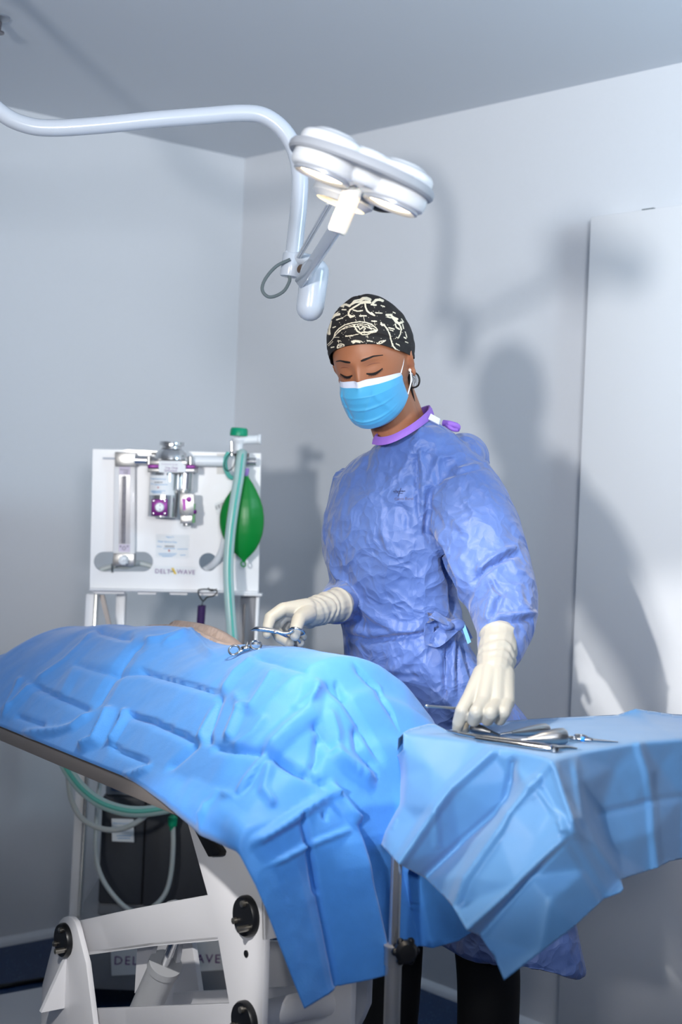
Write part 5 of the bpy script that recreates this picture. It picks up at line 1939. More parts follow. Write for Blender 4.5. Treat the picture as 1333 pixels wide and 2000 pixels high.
strokes = [
    ([(250, 470), (262, 430), (295, 392), (350, 355), (420, 335), (490, 325), (550, 332), (600, 350), (640, 380), (656, 402), (640, 420), (600, 428), (560, 445), (515, 445), (490, 430)], 1.7),
    ([(262, 455), (300, 410), (360, 372), (430, 352), (500, 345), (560, 352), (610, 372)], 1.1),
    ([(275, 440), (320, 400), (380, 378), (440, 366)], 1.0),
    ([(440, 360), (455, 390), (470, 415), (500, 430), (530, 420), (560, 425), (600, 415), (650, 405)], 2.4),
    ([(470, 355), (480, 380), (500, 395), (520, 375), (545, 385), (530, 405)], 1.6),
    ([(570, 360), (590, 385), (620, 390), (640, 402)], 1.6), ([(450, 375), (500, 360), (550, 370), (600, 395)], 1.4),
    ([(500, 125), (520, 110), (555, 108), (585, 120)], 5.0), ([(505, 150), (545, 140), (585, 145)], 4.2), ([(410, 165), (450, 145), (500, 140)], 3.0), ([(400, 180), (440, 130), (490, 120)], 2.4),
    ([(490, 160), (440, 190), (400, 215), (385, 245), (395, 270), (430, 275)], 2.6), ([(385, 262), (405, 285), (440, 270)], 2.2),
    ([(540, 155), (545, 190), (560, 225), (590, 250), (625, 265)], 2.6), ([(600, 240), (630, 268)], 2.0),
    ([(615, 150), (640, 125), (680, 120), (705, 130)], 4.0), ([(600, 165), (640, 170)], 3.0), ([(690, 175), (722, 185)], 1.6),
    ([(290, 165), (320, 180), (350, 165), (400, 175)], 3.2), ([(310, 175), (340, 185)], 2.6), ([(365, 165), (395, 180)], 3.4),
    ([(200, 260), (215, 300), (230, 290), (260, 265), (300, 255)], 4.0), ([(205, 245), (215, 225)], 2.6), ([(235, 260), (265, 225), (280, 215)], 1.3), ([(245, 265), (290, 235)], 1.2),
    ([(215, 300), (200, 340), (205, 375), (210, 440)], 3.0), ([(190, 330), (185, 380), (195, 440)], 2.2), ([(170, 360), (172, 410)], 2.0), ([(225, 320), (215, 380)], 2.4),
    ([(740, 262), (780, 262), (800, 285), (840, 300)], 3.4), ([(750, 280), (790, 290)], 2.2), ([(800, 290), (830, 330), (860, 340), (885, 330)], 3.6), ([(830, 310), (870, 370), (880, 400)], 2.4),
    ([(875, 400), (870, 440), (850, 475), (835, 470)], 1.6), ([(820, 350), (835, 380), (860, 395)], 2.4), ([(890, 350), (900, 390)], 1.8),
    ([(690, 350), (720, 360), (745, 390), (765, 430), (780, 490), (800, 550), (830, 585), (870, 605), (930, 630)], 2.2), ([(690, 335), (700, 360), (720, 350)], 2.2),
    ([(190, 540), (230, 500), (250, 470), (300, 470)], 1.0), ([(200, 550), (240, 510)], 1.0),
    ([(280, 565), (290, 540), (315, 530), (345, 540), (340, 560), (300, 565), (282, 570)], 1.6), ([(300, 550), (325, 548)], 1.6),
    ([(420, 510), (450, 502), (470, 510), (490, 515)], 3.0), ([(430, 522), (445, 515)], 2.6), ([(470, 500), (500, 505), (520, 518)], 1.0),
    ([(650, 535), (680, 508), (730, 500), (700, 520), (665, 535)], 1.6),
    ([(275, 308), (330, 290)], 2.0), ([(330, 290), (370, 262)], .7), ([(328, 212), (362, 214)], 2.0), ([(430, 215), (470, 228), (515, 222)], 2.0), ([(492, 272), (552, 270)], 2.0), ([(525, 275), (535, 318)], .7),
    ([(605, 318), (645, 322)], 2.0), ([(628, 325), (635, 365)], .7), ([(640, 242), (700, 245)], 1.7), ([(560, 500), (605, 508)], 1.8), ([(562, 455), (575, 495)], .7), ([(360, 460), (425, 455)], 2.0), ([(430, 450), (480, 440)], 1.2),
    ([(240, 380), (265, 372)], 1.8), ([(290, 495), (295, 525)], .7), ([(285, 505), (310, 503)], 1.2), ([(760, 380), (810, 395)], 1.7), ([(770, 400), (800, 410)], 1.5), ([(830, 530), (860, 545)], 1.8), ([(225, 565), (250, 560)], 1.8),
    ([(905, 470), (920, 480)], 2.0), ([(915, 510), (940, 520)], 1.6), ([(915, 420), (930, 470)], 1.4), ([(800, 235), (820, 245)], 1.6), ([(880, 300), (900, 330)], 1.4), ([(570, 340), (600, 345)], 1.2), ([(240, 195), (275, 188)], 1.6),
]
dots = [(random.uniform(300, 900), random.uniform(170, 560)) for _ in range(110)]
VA = np.array([tuple(p) for p in vs])
FA = np.array(fs)
FC = VA[FA].mean(1)
q2 = projn(FC)
white = np.zeros(len(FC), bool)
nrm = np.cross(VA[FA[:, 1]] - VA[FA[:, 0]], VA[FA[:, 2]] - VA[FA[:, 0]])
cen = np.array(tuple(hd(0, -0.01, 0.03)))
nrm *= np.sign(np.sum(nrm * (FC - cen), 1))[:, None]
front = np.sum(nrm * (FC - np.array([0, 0, CAMZ])), 1) < 0
for poly, wd in strokes:
    d, _, _ = seg_dist(q2, [h2(*p) for p in poly])
    white |= front & (d < wd * 0.62)
for x, y in dots:
    c = np.array(h2(x, y))
    white |= front & (np.hypot(*(q2 - c).T) < 0.6)
# the same kind of motifs around the back, in the cap's own coordinates
UV = np.array(uv)
UC = UV[FA].mean(1)
UC[:, 0] = np.where(np.ptp(UV[FA][:, :, 0], axis=1) > 3, 0, UC[:, 0])
for _ in range(26):
    ph, t0 = random.uniform(1.9, 4.9), random.uniform(0.05, 0.8)
    pl_ = [(ph, t0)]
    a = random.random() * 6.28
    for k in range(5):
        a += random.uniform(-0.7, 0.7)
        pl_.append((pl_[-1][0] + 0.07 * math.cos(a), pl_[-1][1] + 0.05 * math.sin(a)))
    d, _, _ = seg_dist(UC * np.array([1, 1.0]), pl_)
    white |= (~front) & (d < random.uniform(0.01, 0.022))
cmb = MB()
cmb.v = [V(p) for p in VA]
cmb.f = fs
cmb.mi = [int(x) for x in white]
m_capb = mat('black_cap_cotton', (28, 24, 24), 0.75, bump=0.1, bscale=900)
m_capw = mat('cream_cap_print', (226, 214, 190), 0.75)
cap = mesh_obj('surgical_cap', cmb, [m_capb, m_capw], person, angle=180)
so = cap.modifiers.new('thick', 'SOLIDIFY')
so.thickness = 0.0015
so.offset = -1

# ---------------------------------------------------------------- face mask
NU, NV = 64, 60
vs, fs, mi = [], [], []


def mask_pt(u, v):
    zc = np.interp(v, [0, 0.08, 0.35, 0.7, 0.9, 1.0], [-0.013, -0.021, -0.050, -0.095, -0.118, -0.125])
    zs = np.interp(v, [0, 1.0], [-0.026, -0.082])
    yc = np.interp(v, [0, 0.08, 0.25, 0.4, 0.6, 0.8, 0.92, 1.0], [0.104, 0.110, 0.121, 0.120, 0.114, 0.108, 0.097, 0.078])
    ys = np.interp(v, [0, 0.5, 1.0], [0.034, 0.030, 0.022])
    th = u * math.radians(82)
    x = 0.0685 * math.sin(th) / math.sin(math.radians(82))
    k = (math.cos(th) - math.cos(math.radians(82))) / (1 - math.cos(math.radians(82)))
    y = ys + (yc - ys) * max(0, k) ** 0.85
    z = zc + (zs - zc) * abs(u) ** 1.8
    # follow the nose bridge and cheeks at the top edge
    if v < 0.3:
        q = HEAD_BVH.ray_cast(V((x, 0.4, z)), V((0, -1, 0)))[0]
        if q is not None:
            wq = 1 - v / 0.3
            y = y * (1 - wq) + max(q.y + 0.003, y * 0.55 + q.y * 0.45 - 0.004) * wq
    # pleats
    for pv in (0.30, 0.52, 0.74):
        dv = v - pv
        y += 0.0035 * math.exp(-(dv / 0.03) ** 2) * (1 if dv < 0 else 0.1) * (1 - 0.5 * abs(u)) * k
    # creases where it is drawn to the sides
    y -= 0.004 * math.exp(-(((u + 0.45) - 0.25 * (v - 0.4)) / 0.05) ** 2) * math.sin(math.pi * v)
    y += 0.0035 * math.exp(-(((u + 0.62) + 0.35 * (v - 0.4)) / 0.06) ** 2) * math.sin(math.pi * v)
    y += 0.003 * math.exp(-(((u - 0.5) - 0.5 * (v - 0.6)) / 0.06) ** 2) * math.sin(math.pi * v)
    y += 0.0022 * math.exp(-(((u - 0.1) + 0.8 * (v - 0.5)) / 0.05) ** 2) * math.sin(math.pi * v)
    return V((x, y, z))


for j in range(NV + 1):
    for i in range(NU + 1):
        vs.append(hd(*mask_pt(-1 + 2 * i / NU, j / NV)))
for j in range(NV):
    for i in range(NU):
        a = j * (NU + 1) + i
        fs.append((a, a + 1, a + NU + 2, a + NU + 1))
        v_ = (j + 0.5) / NV
        mi.append(1 if v_ < 0.115 else 0)
mk = MB()
mk.v, mk.f, mk.mi = vs, fs, mi
m_mask = mat('mask_blue', (72, 164, 212), 0.55, bump=0.08, bscale=500, sheen=0.2)
m_maskw = mat('mask_white', (214, 220, 240), 0.55)
mask = mesh_obj('face_mask', mk, [m_mask, m_maskw], person, angle=180)
so = mask.modifiers.new('thick', 'SOLIDIFY')
so.thickness = 0.0012
for s_ in (-1, 1):
    a, b = mask_pt(s_, 0.03), mask_pt(s_, 0.93)
    et, el_ = V((0.0755 * s_, 0.004, 0.026)), V((0.0775 * s_, 0.000, -0.030))
    mesh_obj('ear_loop', MB().tube(bez([hd(*a), hd(*(a.lerp(et, 0.5) + V((0.004 * s_, 0, 0)))), hd(*et)], 6), 0.0013, 8), mat('white_elastic', (240, 238, 240), 0.6), mask)
    mesh_obj('ear_loop', MB().tube(bez([hd(*b), hd(*(b.lerp(el_, 0.5) + V((0.0045 * s_, 0, 0)))), hd(*el_)], 6), 0.0013, 8), mat('white_elastic', (240, 238, 240), 0.6), mask)

# ---------------------------------------------------------------- gown
lv = [  # y, left x, right x, depth, half depth
    (842, 741, 842, 2.755, .070), (850, 733, 858, 2.755, .088), (864, 716, 884, 2.76, .108), (885, 696, 914, 2.765, .120), (910, 677, 938, 2.77, .128), (940, 658, 930, 2.77, .135),
    (975, 643, 908, 2.77, .140), (1010, 632, 900, 2.77, .142), (1050, 625, 894, 2.77, .142), (1090, 629, 890, 2.775, .140), (1130, 638, 888, 2.78, .135), (1170, 648, 892, 2.785, .130),
    (1210, 660, 902, 2.79, .126), (1235, 667, 906, 2.79, .125), (1260, 670, 918, 2.79, .128), (1300, 674, 948, 2.795, .135), (1350, 676, 988, 2.80, .140), (1400, 680, 1030, 2.805, .145),
    (1500, 686, 1056, 2.81, .150), (1650, 692, 1086, 2.81, .150), (1780, 698, 1110, 2.81, .150), (1822, 702, 1127, 2.81, .150)]
gm = MB()
NR = 48
rings = []
ys_ = np.array([l[0] for l in lv], float)
dense = np.concatenate([np.arange(842, 1260, 12), np.arange(1260, 1815, 30), [1824]])
for y in dense:
    xl, xr, Yc, hdp = (float(np.interp(y, ys_, [l[k] for l in lv])) for k in (1, 2, 3, 4))
    c = P((xl + xr) / 2, y, Yc)
    hw = (xr - xl) / 2 * Yc / FPX
    rg = []
    for k in range(NR):
        t = 2 * math.pi * k / NR
        tilt = float(np.interp(y, [842, 852, 870, 895, 925, 1700, 1822], [0.024, 0.022, 0.018, 0.008, 0.0, 0.0, -0.030]))
        rg.append(c + V((hw * math.cos(t), -0.42 * hw * math.cos(t) + hdp * math.sin(t), tilt * math.cos(t))))
    rings.append(rg)
vs = [p for r in rings for p in r]
fs = []
for i in range(len(rings) - 1):
    for k in range(NR):
        a, b = i * NR + k, i * NR + (k + 1) % NR
        fs.append((a, b, b + NR, a + NR))
fs.append(tuple(range(NR)))
fs.append(tuple(range((len(rings) - 1) * NR, len(rings) * NR)))
gm.add(vs, fs)
# back of the shoulders
gm.ball(P(905, 895, 2.80), (0.052, 0.10, 0.050), 20, 14)


def sleeve(path):
    pts_ = bez([P(x, y, Y) for x, y, Y, r in path], 6)
    rs_ = np.interp(np.linspace(0, len(path) - 1, len(pts_)), range(len(path)), [r * Y / FPX for x, y, Y, r in path])
    gm.tube(pts_, list(rs_), 32)


sleeve([(878, 905, 2.745, 34), (896, 932, 2.71, 62), (915, 985, 2.655, 82), (938, 1050, 2.605, 86), (960, 1112, 2.565, 82), (980, 1165, 2.525, 72), (987, 1215, 2.475, 61), (982, 1252, 2.44, 50), (974, 1288, 2.40, 38), (972, 1300, 2.385, 33)])
sleeve([(700, 935, 2.83, 50), (692, 1000, 2.87, 55), (694, 1070, 2.90, 55), (696, 1135, 2.89, 52), (672, 1172, 2.78, 44), (650, 1184, 2.675, 34), (642, 1187, 2.655, 30)])
me = remesh('gown', gm, 0.0044, 5)
n = len(me.vertices)
co = np.empty(n * 3)
me.vertices.foreach_get('co', co)
co = co.reshape(-1, 3)
no = np.empty(n * 3)
me.vertices.foreach_get('normal', no)
no = no.reshape(-1, 3)
Q = projn(co)
vis = np.sum(no * (co - np.array([0, 0, CAMZ])), 1) < 0.3


def c8(x, y):
    return (600 + x / 2.666, 800 + y / 2.666)


def fl_(pts_):
    return [c8(*p) for p in pts_]


gl = [
    (fl_([(640, 370), (625, 640), (700, 740), (760, 900), (775, 1090)]), -22 * mm, 10, 'v'),
    (fl_([(665, 380), (650, 600), (720, 720), (790, 880), (800, 1080)]), 5 * mm, 10, 's'),
    (fl_([(610, 70), (560, 170), (490, 310), (450, 400)]), 7 * mm, 8, 'v'),
    (fl_([(590, 120), (520, 240), (470, 340), (455, 420)]), -5 * mm, 6, 'v'),
    (fl_([(565, 220), (570, 380), (580, 500), (600, 610)]), -10 * mm, 7, 'v'),
    (fl_([(640, 200), (590, 220), (600, 330), (610, 460)]), 5 * mm, 7, 'v'),
    (fl_([(690, 230), (640, 360), (600, 480)]), 6 * mm, 8, 'v'),
    (fl_([(780, 240), (700, 250), (650, 400)]), 4 * mm, 8, 'v'),
    (fl_([(960, 285), (830, 320), (700, 350), (640, 420)]), -4 * mm, 6, 'v'),
    (fl_([(960, 275), (850, 300), (760, 330)]), 4 * mm, 7, 'v'),
    (fl_([(200, 1175), (320, 1205), (480, 1185), (620, 1165), (760, 1130)]), -13 * mm, 7, 'v'),
    (fl_([(200, 1130), (330, 1170), (480, 1155), (620, 1145)]), 7 * mm, 10, 's'),
    (fl_([(105, 770), (170, 880), (250, 990), (370, 1095), (480, 1140), (600, 1150)]), 8 * mm, 12, 'v'),
    (fl_([(90, 800), (150, 930), (230, 1060), (330, 1130)]), -4 * mm, 10, 'v'),
    (fl_([(330, 160), (300, 320), (310, 480)]), -3 * mm, 8, 'v'),
    (fl_([(390, 500), (385, 620), (420, 720), (520, 790)]), 4 * mm, 10, 'v'),
    (fl_([(450, 505), (490, 500), (530, 560), (520, 640)]), -5 * mm, 7, 'v'),
    (fl_([(560, 680), (530, 730), (515, 800)]), 3 * mm, 6, 'v'),
    (fl_([(740, 1180), (725, 1330), (715, 1520)]), -12 * mm, 6, 'v'),
    (fl_([(760, 1180), (760, 1330), (765, 1520)]), 7 * mm, 7, 'v'),
    (fl_([(780, 1180), (785, 1330), (795, 1500)]), -9 * mm, 5, 'v'),
    (fl_([(800, 1170), (830, 1280), (870, 1400), (880, 1480)]), -14 * mm, 8, 'v'),
    (fl_([(640, 1220), (540, 1300), (440, 1370)]), 4 * mm, 12, 'v'),
    (fl_([(260, 1330), (480, 1365), (640, 1370)]), 3 * mm, 8, 'v'),
    (fl_([(560, 1200), (600, 1290), (660, 1400)]), 3 * mm, 10, 'v'),
    # sleeve
    (fl_([(1120, 745), (1060, 760), (960, 810), (890, 870), (850, 930)]), -11 * mm, 9, 'v'),
    (fl_([(1110, 715), (1040, 730), (940, 790), (870, 860)]), 7 * mm, 10, 'v'),
    (fl_([(950, 855), (985, 940), (1020, 950), (1000, 1010), (960, 1090)]), -9 * mm, 8, 'v'),
    (fl_([(940, 870), (970, 940), (955, 1020), (930, 1110)]), 6 * mm, 9, 'v'),
    (fl_([(1205, 1060), (1120, 1070), (1010, 1080), (955, 1110), (935, 1190)]), 9 * mm, 8, 'v'),
    (fl_([(1190, 1085), (1100, 1100), (1000, 1110), (960, 1150)]), -7 * mm, 8, 'v'),
    (fl_([(1100, 900), (1120, 1000), (1160, 1060)]), 5 * mm, 9, 'v'),
    (fl_([(1040, 740), (1080, 840), (1150, 850)]), 4 * mm, 9, 'v'),
    (fl_([(970, 1110), (985, 1180)]), -5 * mm, 5, 'v'), (fl_([(1010, 1110), (1030, 1190)]), -4 * mm, 5, 'v'), (fl_([(940, 1100), (945, 1190)]), -5 * mm, 5, 'v'),
    (fl_([(730, 560), (790, 600), (850, 570), (930, 545)]), 3 * mm, 7, 'v'),
    (fl_([(780, 360), (820, 480), (900, 560)]), 3 * mm, 8, 'v'),
    (fl_([(650, 500), (700, 600), (790, 640), (750, 690)]), -4 * mm, 9, 'v'),
    (fl_([(900, 380), (960, 500), (1010, 560)]), 2.5 * mm, 8, 'v'),
    (fl_([(780, 760), (830, 800), (840, 900)]), 3 * mm, 9, 'v'),
    (fl_([(1150, 1450), (1110, 1540)]), 5 * mm, 8, 'v'), (fl_([(1080, 1330), (1110, 1450), (1140, 1600)]), -5 * mm, 7, 'v'),
]
D = folds(Q, gl) * vis
for i in range(n):
    p = V(co[i])
    D[i] += 0.0048 * (noise.ridged_multi_fractal(p * 7.0, 1.0, 2.2, 3, 1.0, 2.0) - 1.1) * 0.5
    D[i] += 0.0016 * noise.noise(p * 24)
    # hanging pleats of the skirt
    if p.z < 1.02:
        k = min(1.0, (1.02 - p.z) / 0.15)
        D[i] += 0.008 * k * math.sin(math.atan2(p.y - 2.80, p.x - 0.19) * 11 + 1.4 * noise.noise(V((p.x * 5, p.y * 5, p.z))))
co = co + no * D[:, None]
me.vertices.foreach_set('co', co.ravel())
gown = link_mesh('gown', me, m_gown, person)
GOWN_BVH = BVHTree.FromPolygons([V(p) for p in co], [tuple(p.vertices) for p in me.polygons])


def on_gown(px, py, off=0.002):
    a = ray(px, py)
    h = GOWN_BVH.ray_cast(V((0, 0, CAMZ)), a.normalized())
    if h[0] is None:
        return P(px, py, 2.6)
    return h[0] - a.normalized() * off


# purple neck binding
m_bind = mat('violet_binding', (150, 104, 200), 0.6, bump=0.2, bscale=600)
ring_px = [(731, 860, 2.680), (745, 862, 2.655), (765, 858, 2.640), (790, 846, 2.640), (812, 832, 2.655), (830, 818, 2.685), (842, 806, 2.74), (838, 800, 2.82), (805, 812, 2.86), (765, 832, 2.84), (738, 850, 2.76)]
rp_ = bez([P(*p) for p in ring_px + ring_px[:1]], 6)
bn = MB()
vs, fs = [], []
nc = P(786, 835, 2.75)
for p in rp_:
    o = (p - nc)
    o.z = 0
    o.normalize()
    for dz_, do in ((0.0085, -0.003), (0.0035, 0.002), (-0.004, 0.0055), (-0.0075, 0.006), (-0.0075, 0.001), (0.006, -0.006)):
        vs.append(p + V((0, 0, dz_)) + o * do)
for i in range(len(rp_) - 1):
    for k in range(6):
        a, b = i * 6 + k, i * 6 + (k + 1) % 6
        fs.append((a, b, b + 6, a + 6))
mesh_obj('neck_binding', bn.add(vs, fs), m_bind, gown)
# white fastening tab and violet knot on the back of the shoulder
tabp = [on_gown(838, 817, 0.004), on_gown(842, 812, 0.004), on_gown(861, 824, 0.004), on_gown(858, 831, 0.004)]
tp = [P(837, 818, 2.69), P(843, 811, 2.70), P(862, 823, 2.69), P(858, 831, 2.68)]
mesh_obj('closure_tab', MB().prism(tp, (0.001, 0.003, -0.002)), mat('white_tab', (220, 226, 238), 0.5), gown)
kb = MB().tube(bez([P(866, 826, 2.74), P(880, 828, 2.735), P(894, 833, 2.74), P(892, 840, 2.745)], 5), [0.006] * 16, 10)
kb.tube(bez([P(872, 830, 2.735), P(884, 838, 2.73), P(893, 840, 2.735)], 5), 0.004, 8)
mesh_obj('neck_knot', kb, m_bind, gown)
# printed mark on the chest
pm = MB()
for a, b, w_ in (((450, 425), (512, 424), 2.6), ((452, 432), (500, 436), 1.6), ((490, 408), (474, 452), 2.4), ((462, 418), (480, 438), 1.6), ((494, 418), (500, 430), 1.4)):
    p, q = c8(*a), c8(*b)
    A_, B_ = on_gown(*p, 0.0012), on_gown(*q, 0.0012)
    pm.tube([A_, A_.lerp(B_, 0.5) + (on_gown((p[0] + q[0]) / 2, (p[1] + q[1]) / 2, 0.0012) - A_.lerp(B_, 0.5)), B_], w_ * 0.00022, 6)
mesh_obj('printed_mark', pm, mat('gown_ink', (44, 48, 84), 0.7), gown)
tx = text_mb('Carro Eurol', 0.0072, V((0, 0, 0)), (1, 0, 0), (0, 0, 1))
x0_ = c8(455, 472)
for v in tx.v:
    px_, py_ = x0_[0] + v.x * FPX / 2.63, x0_[1] - v.z * FPX / 2.63 - v.x * FPX / 2.63 * 0.03
    v.xyz = on_gown(px_, py_, 0.0012 + v.y * 0)
mesh_obj('printed_words', tx, mat('faint_gown_ink', (92, 88, 122), 0.7), gown)
# waist tie: band ends, knot and bow loop
bw = MB()


def ribbon(mb, pts3, wd, nrm):
    pts3 = bez(pts3, 6)
    vs, fs = [], []
    for i, p in enumerate(pts3):
        a, b = pts3[max(0, i - 1)], pts3[min(len(pts3) - 1, i + 1)]
        d = (b - a).normalized()
        s_ = d.cross(V(nrm)).normalized()
        n_ = s_.cross(d)
        for u, h in ((-1, -0.0008), (1, -0.0008), (1, 0.0008), (-1, 0.0008)):
            vs.append(p + s_ * wd / 2 * u + n_ * h)
    for i in range(len(pts3) - 1):
        for k in range(4):
            a, b = i * 4 + k, i * 4 + (k + 1) % 4
            fs.append((a, b, b + 4, a + 4))
    fs.append((0, 1, 2, 3))
    mb.add(vs, fs)


kn_ = on_gown(893, 1220, 0.012)
YK = kn_.y
ribbon(bw, [P(890, 1219, YK), P(868, 1212, YK - 0.03), P(846, 1201, YK - 0.035), P(840, 1215, YK - 0.02), P(838, 1245, YK - 0.02), P(842, 1258, YK - 0.03), P(858, 1252, YK - 0.04), P(892, 1222, YK - 0.005)], 0.020, (0.3, -0.6, 0.6))
ribbon(bw, [P(885, 1220, YK), P(870, 1226, YK - 0.02), P(852, 1242, YK - 0.03), P(846, 1256, YK - 0.028)], 0.014, (0.2, -0.9, 0.3))
bw.ball(kn_ + V((0, -0.006, 0)), (0.016, 0.012, 0.012), 16, 10)
bw.ball(P(872, 1222, YK - 0.022), (0.015, 0.010, 0.009), 14, 8)
ribbon(bw, [P(892, 1218, YK), P(905, 1226, YK - 0.005), P(918, 1250, YK - 0.0)], 0.016, (0.5, -0.8, 0.2))
mesh_obj('waist_tie', bw, m_gown, gown)
lt = [P(902, 1222, YK - 0.012), P(909, 1220, YK - 0.012), P(921, 1254, YK - 0.012), P(914, 1258, YK - 0.012)]
mesh_obj('tie_card', MB().prism(lt, (0, 0.001, 0)), mat('pale_blue_card', (128, 196, 232), 0.5), gown)

# ---------------------------------------------------------------- trousers
tr = MB()
for a, b, c, rk in ((hipl, knl, anl, 0.064), (hipr, knr, anr, 0.056)):
    tr.tube(bez([a, a.lerp(b, 0.5), b, b.lerp(c, 0.5), V((c.x, c.y, 0.06))], 6), list(np.interp(np.linspace(0, 4, 25), [0, 1, 2, 3, 4], [0.09, 0.08, rk, rk * 0.98, rk])), 24)
tr.ball(P(825, 1400, 2.84), (0.145, 0.11, 0.12), 20, 14)
me = remesh('trousers', tr, 0.007, 5)
for v in me.vertices:
    p = v.co
    v.co += v.normal * (0.005 * noise.noise(V((p.x * 9, p.y * 9, p.z * 5))))
link_mesh('trousers', me, m_trs, person)

# ---------------------------------------------------------------- gloves
def hand(name, segs, extra, cuff):
    mb = MB()
    for a, b, ra, rb in segs:
        mb.cone_capsule(P(*a), P(*b), ra, rb, 16)
    for c, r in extra:
        mb.ball(P(*c), r, 18, 12)
    mb.torus(cuff[0], cuff[1], cuff[2], 0.0032, 32, 10)
    mb.cyl(cuff[0] - cuff[1].normalized() * 0.03, cuff[0] - cuff[1].normalized() * 0.001, cuff[2] * 0.98, 30, cuff[2])
    me = remesh(name, mb, 0.0017, 7)
    return me


def chain(mb_list, joints, rs):
    for i in range(len(joints) - 1):
        mb_list.append((joints[i], joints[i + 1], rs[i], rs[i + 1]))


S = []
w1 = (967, 1312, 2.35)
chain(S, [(976, 1247, 2.425), (971, 1285, 2.385), w1], [0.0330, 0.0330, 0.0290])
knu = [(919, 1362, 2.295), (945, 1373, 2.275), (971, 1377, 2.275), (991, 1372, 2.285)]
wst = [(946, 1318, 2.345), (958, 1318, 2.335), (970, 1319, 2.335), (984, 1318, 2.345)]
for kx_, ws_ in zip(knu, wst):
    S.append((ws_, kx_, 0.0195, 0.0130))
S.append(((950, 1330, 2.34), (975, 1340, 2.335), 0.022, 0.022))
chain(S, [knu[0], (904, 1388, 2.27), (897, 1410, 2.278), (894, 1424, 2.29)], [0.0130, 0.0118, 0.0106, 0.0088])
chain(S, [knu[1], (931, 1391, 2.242), (926, 1407, 2.262), (928, 1407, 2.292)], [0.0130, 0.0118, 0.0106, 0.009])
chain(S, [knu[2], (959, 1393, 2.238), (953, 1406, 2.258), (952, 1404, 2.29)], [0.0126, 0.0116, 0.0104, 0.009])
chain(S, [knu[3], (985, 1391, 2.250), (977, 1406, 2.268), (975, 1403, 2.296)], [0.0116, 0.0106, 0.0096, 0.008])
chain(S, [(940, 1335, 2.345), (922, 1374, 2.345), (911, 1402, 2.332), (906, 1424, 2.315)], [0.018, 0.0135, 0.0118, 0.0095])
me = hand('glove', S, [], (P(976, 1246, 2.427), (P(976, 1247, 2.425) - P(970, 1300, 2.37)), 0.0325))


def cuff_wrinkles(me, c, d, amp, freq, r0, r1):
    for v in me.vertices:
        h = (v.co - c).dot(d)
        if r0 < h < r1:
            k = math.sin(math.pi * (h - r0) / (r1 - r0))
            q = noise.noise(v.co * 30) * 0.8
            v.co += v.normal * amp * k * (math.sin(h * freq + q * 5) + 0.5 * noise.noise(v.co * 60))


cuff_wrinkles(me, P(974, 1256, 2.43), (P(967, 1312, 2.35) - P(974, 1256, 2.43)).normalized(), 0.0012, 260, 0.005, 0.10)
gl1 = link_mesh('glove', me, m_glove, person)
S = []
chain(S, [(660, 1181, 2.675), (628, 1190, 2.635), (606, 1197, 2.60)], [0.0315, 0.0290, 0.0265])
knu = [(553, 1190, 2.552), (556, 1201, 2.568), (565, 1208, 2.585), (577, 1212, 2.598)]
wst = [(598, 1190, 2.585), (598, 1196, 2.592), (600, 1202, 2.598), (603, 1207, 2.605)]
for kx_, ws_ in zip(knu, wst):
    S.append((ws_, kx_, 0.0205, 0.0125))
chain(S, [knu[0], (528, 1207, 2.535), (522.5, 1227, 2.525), (521.5, 1239, 2.522)], [0.0125, 0.0112, 0.0098, 0.0082])
chain(S, [knu[1], (537, 1225, 2.57), (546, 1244, 2.555), (566, 1257, 2.535)], [0.0125, 0.0112, 0.0105, 0.0092])
chain(S, [knu[2], (552, 1233, 2.595), (566, 1249, 2.575), (586, 1256, 2.555)], [0.0122, 0.0108, 0.0100, 0.0085])
chain(S, [knu[3], (567, 1236, 2.612), (580, 1246, 2.598), (592, 1244, 2.58)], [0.0112, 0.0098, 0.0090, 0.0078])
chain(S, [(600, 1200, 2.57), (584, 1210, 2.525), (578, 1228, 2.50), (576.5, 1242, 2.498)], [0.0180, 0.0128, 0.0112, 0.0095])
me = hand('glove', S, [], (P(661, 1181, 2.677), (P(660, 1181, 2.675) - P(628, 1190, 2.635)), 0.031))
cuff_wrinkles(me, P(600, 1198, 2.60), (P(658, 1182, 2.675) - P(600, 1198, 2.60)).normalized(), 0.0015, 330, 0.0, 0.095)
gl2 = link_mesh('glove', me, m_glove, person)
# ================================================================== instruments
m_inst = mat('instrument_steel', (196, 196, 198), 0.16, 1.0)
m_inst2 = mat('satin_instrument_steel', (176, 176, 178), 0.30, 1.0)


def tp_(px, py, h=0.0):
    z = ZTR + 0.002 + h
    Y = Ty(px, py, z)
    return P(px, py, Y)


# probe held in the gloved hand
pr = thing('dental_probe', tp_(886, 1400, 0.03), 'thin steel probe held in the gloved hand over the tray', 'instrument')
a, b = P(834, 1379, 2.275), P(925, 1386, 2.30)
mesh_obj('shaft', MB().tube([a, b], [0.0021, 0.0024], 12), m_inst2, pr)
mesh_obj('tip', MB().ball(a, (0.0034, 0.0030, 0.0030), 12, 8), m_inst, pr)


def elevator(name, tip, mid, end, r, label, group=None):
    o = thing(name, mid, label, 'instrument', group)
    d = (end - tip)
    L = d.length
    ax_ = d.normalized()
    mesh_obj('handle', MB().lathe(mid, ax_, [(0, 0.0035), (0.010, 0.005), ((end - mid).length * 0.35, r * 0.72), ((end - mid).length * 0.7, r), ((end - mid).length * 0.92, r), ((end - mid).length * 0.99, r * 0.75),
                                            ((end - mid).length, r * 0.2), ((end - mid).length, 0)], 24), m_inst2, o)
    mesh_obj('blade', MB().tube([tip, tip.lerp(mid, 0.5), mid + ax_ * 0.004], [0.0018, 0.0026, 0.0036], 12), m_inst, o)
    return o


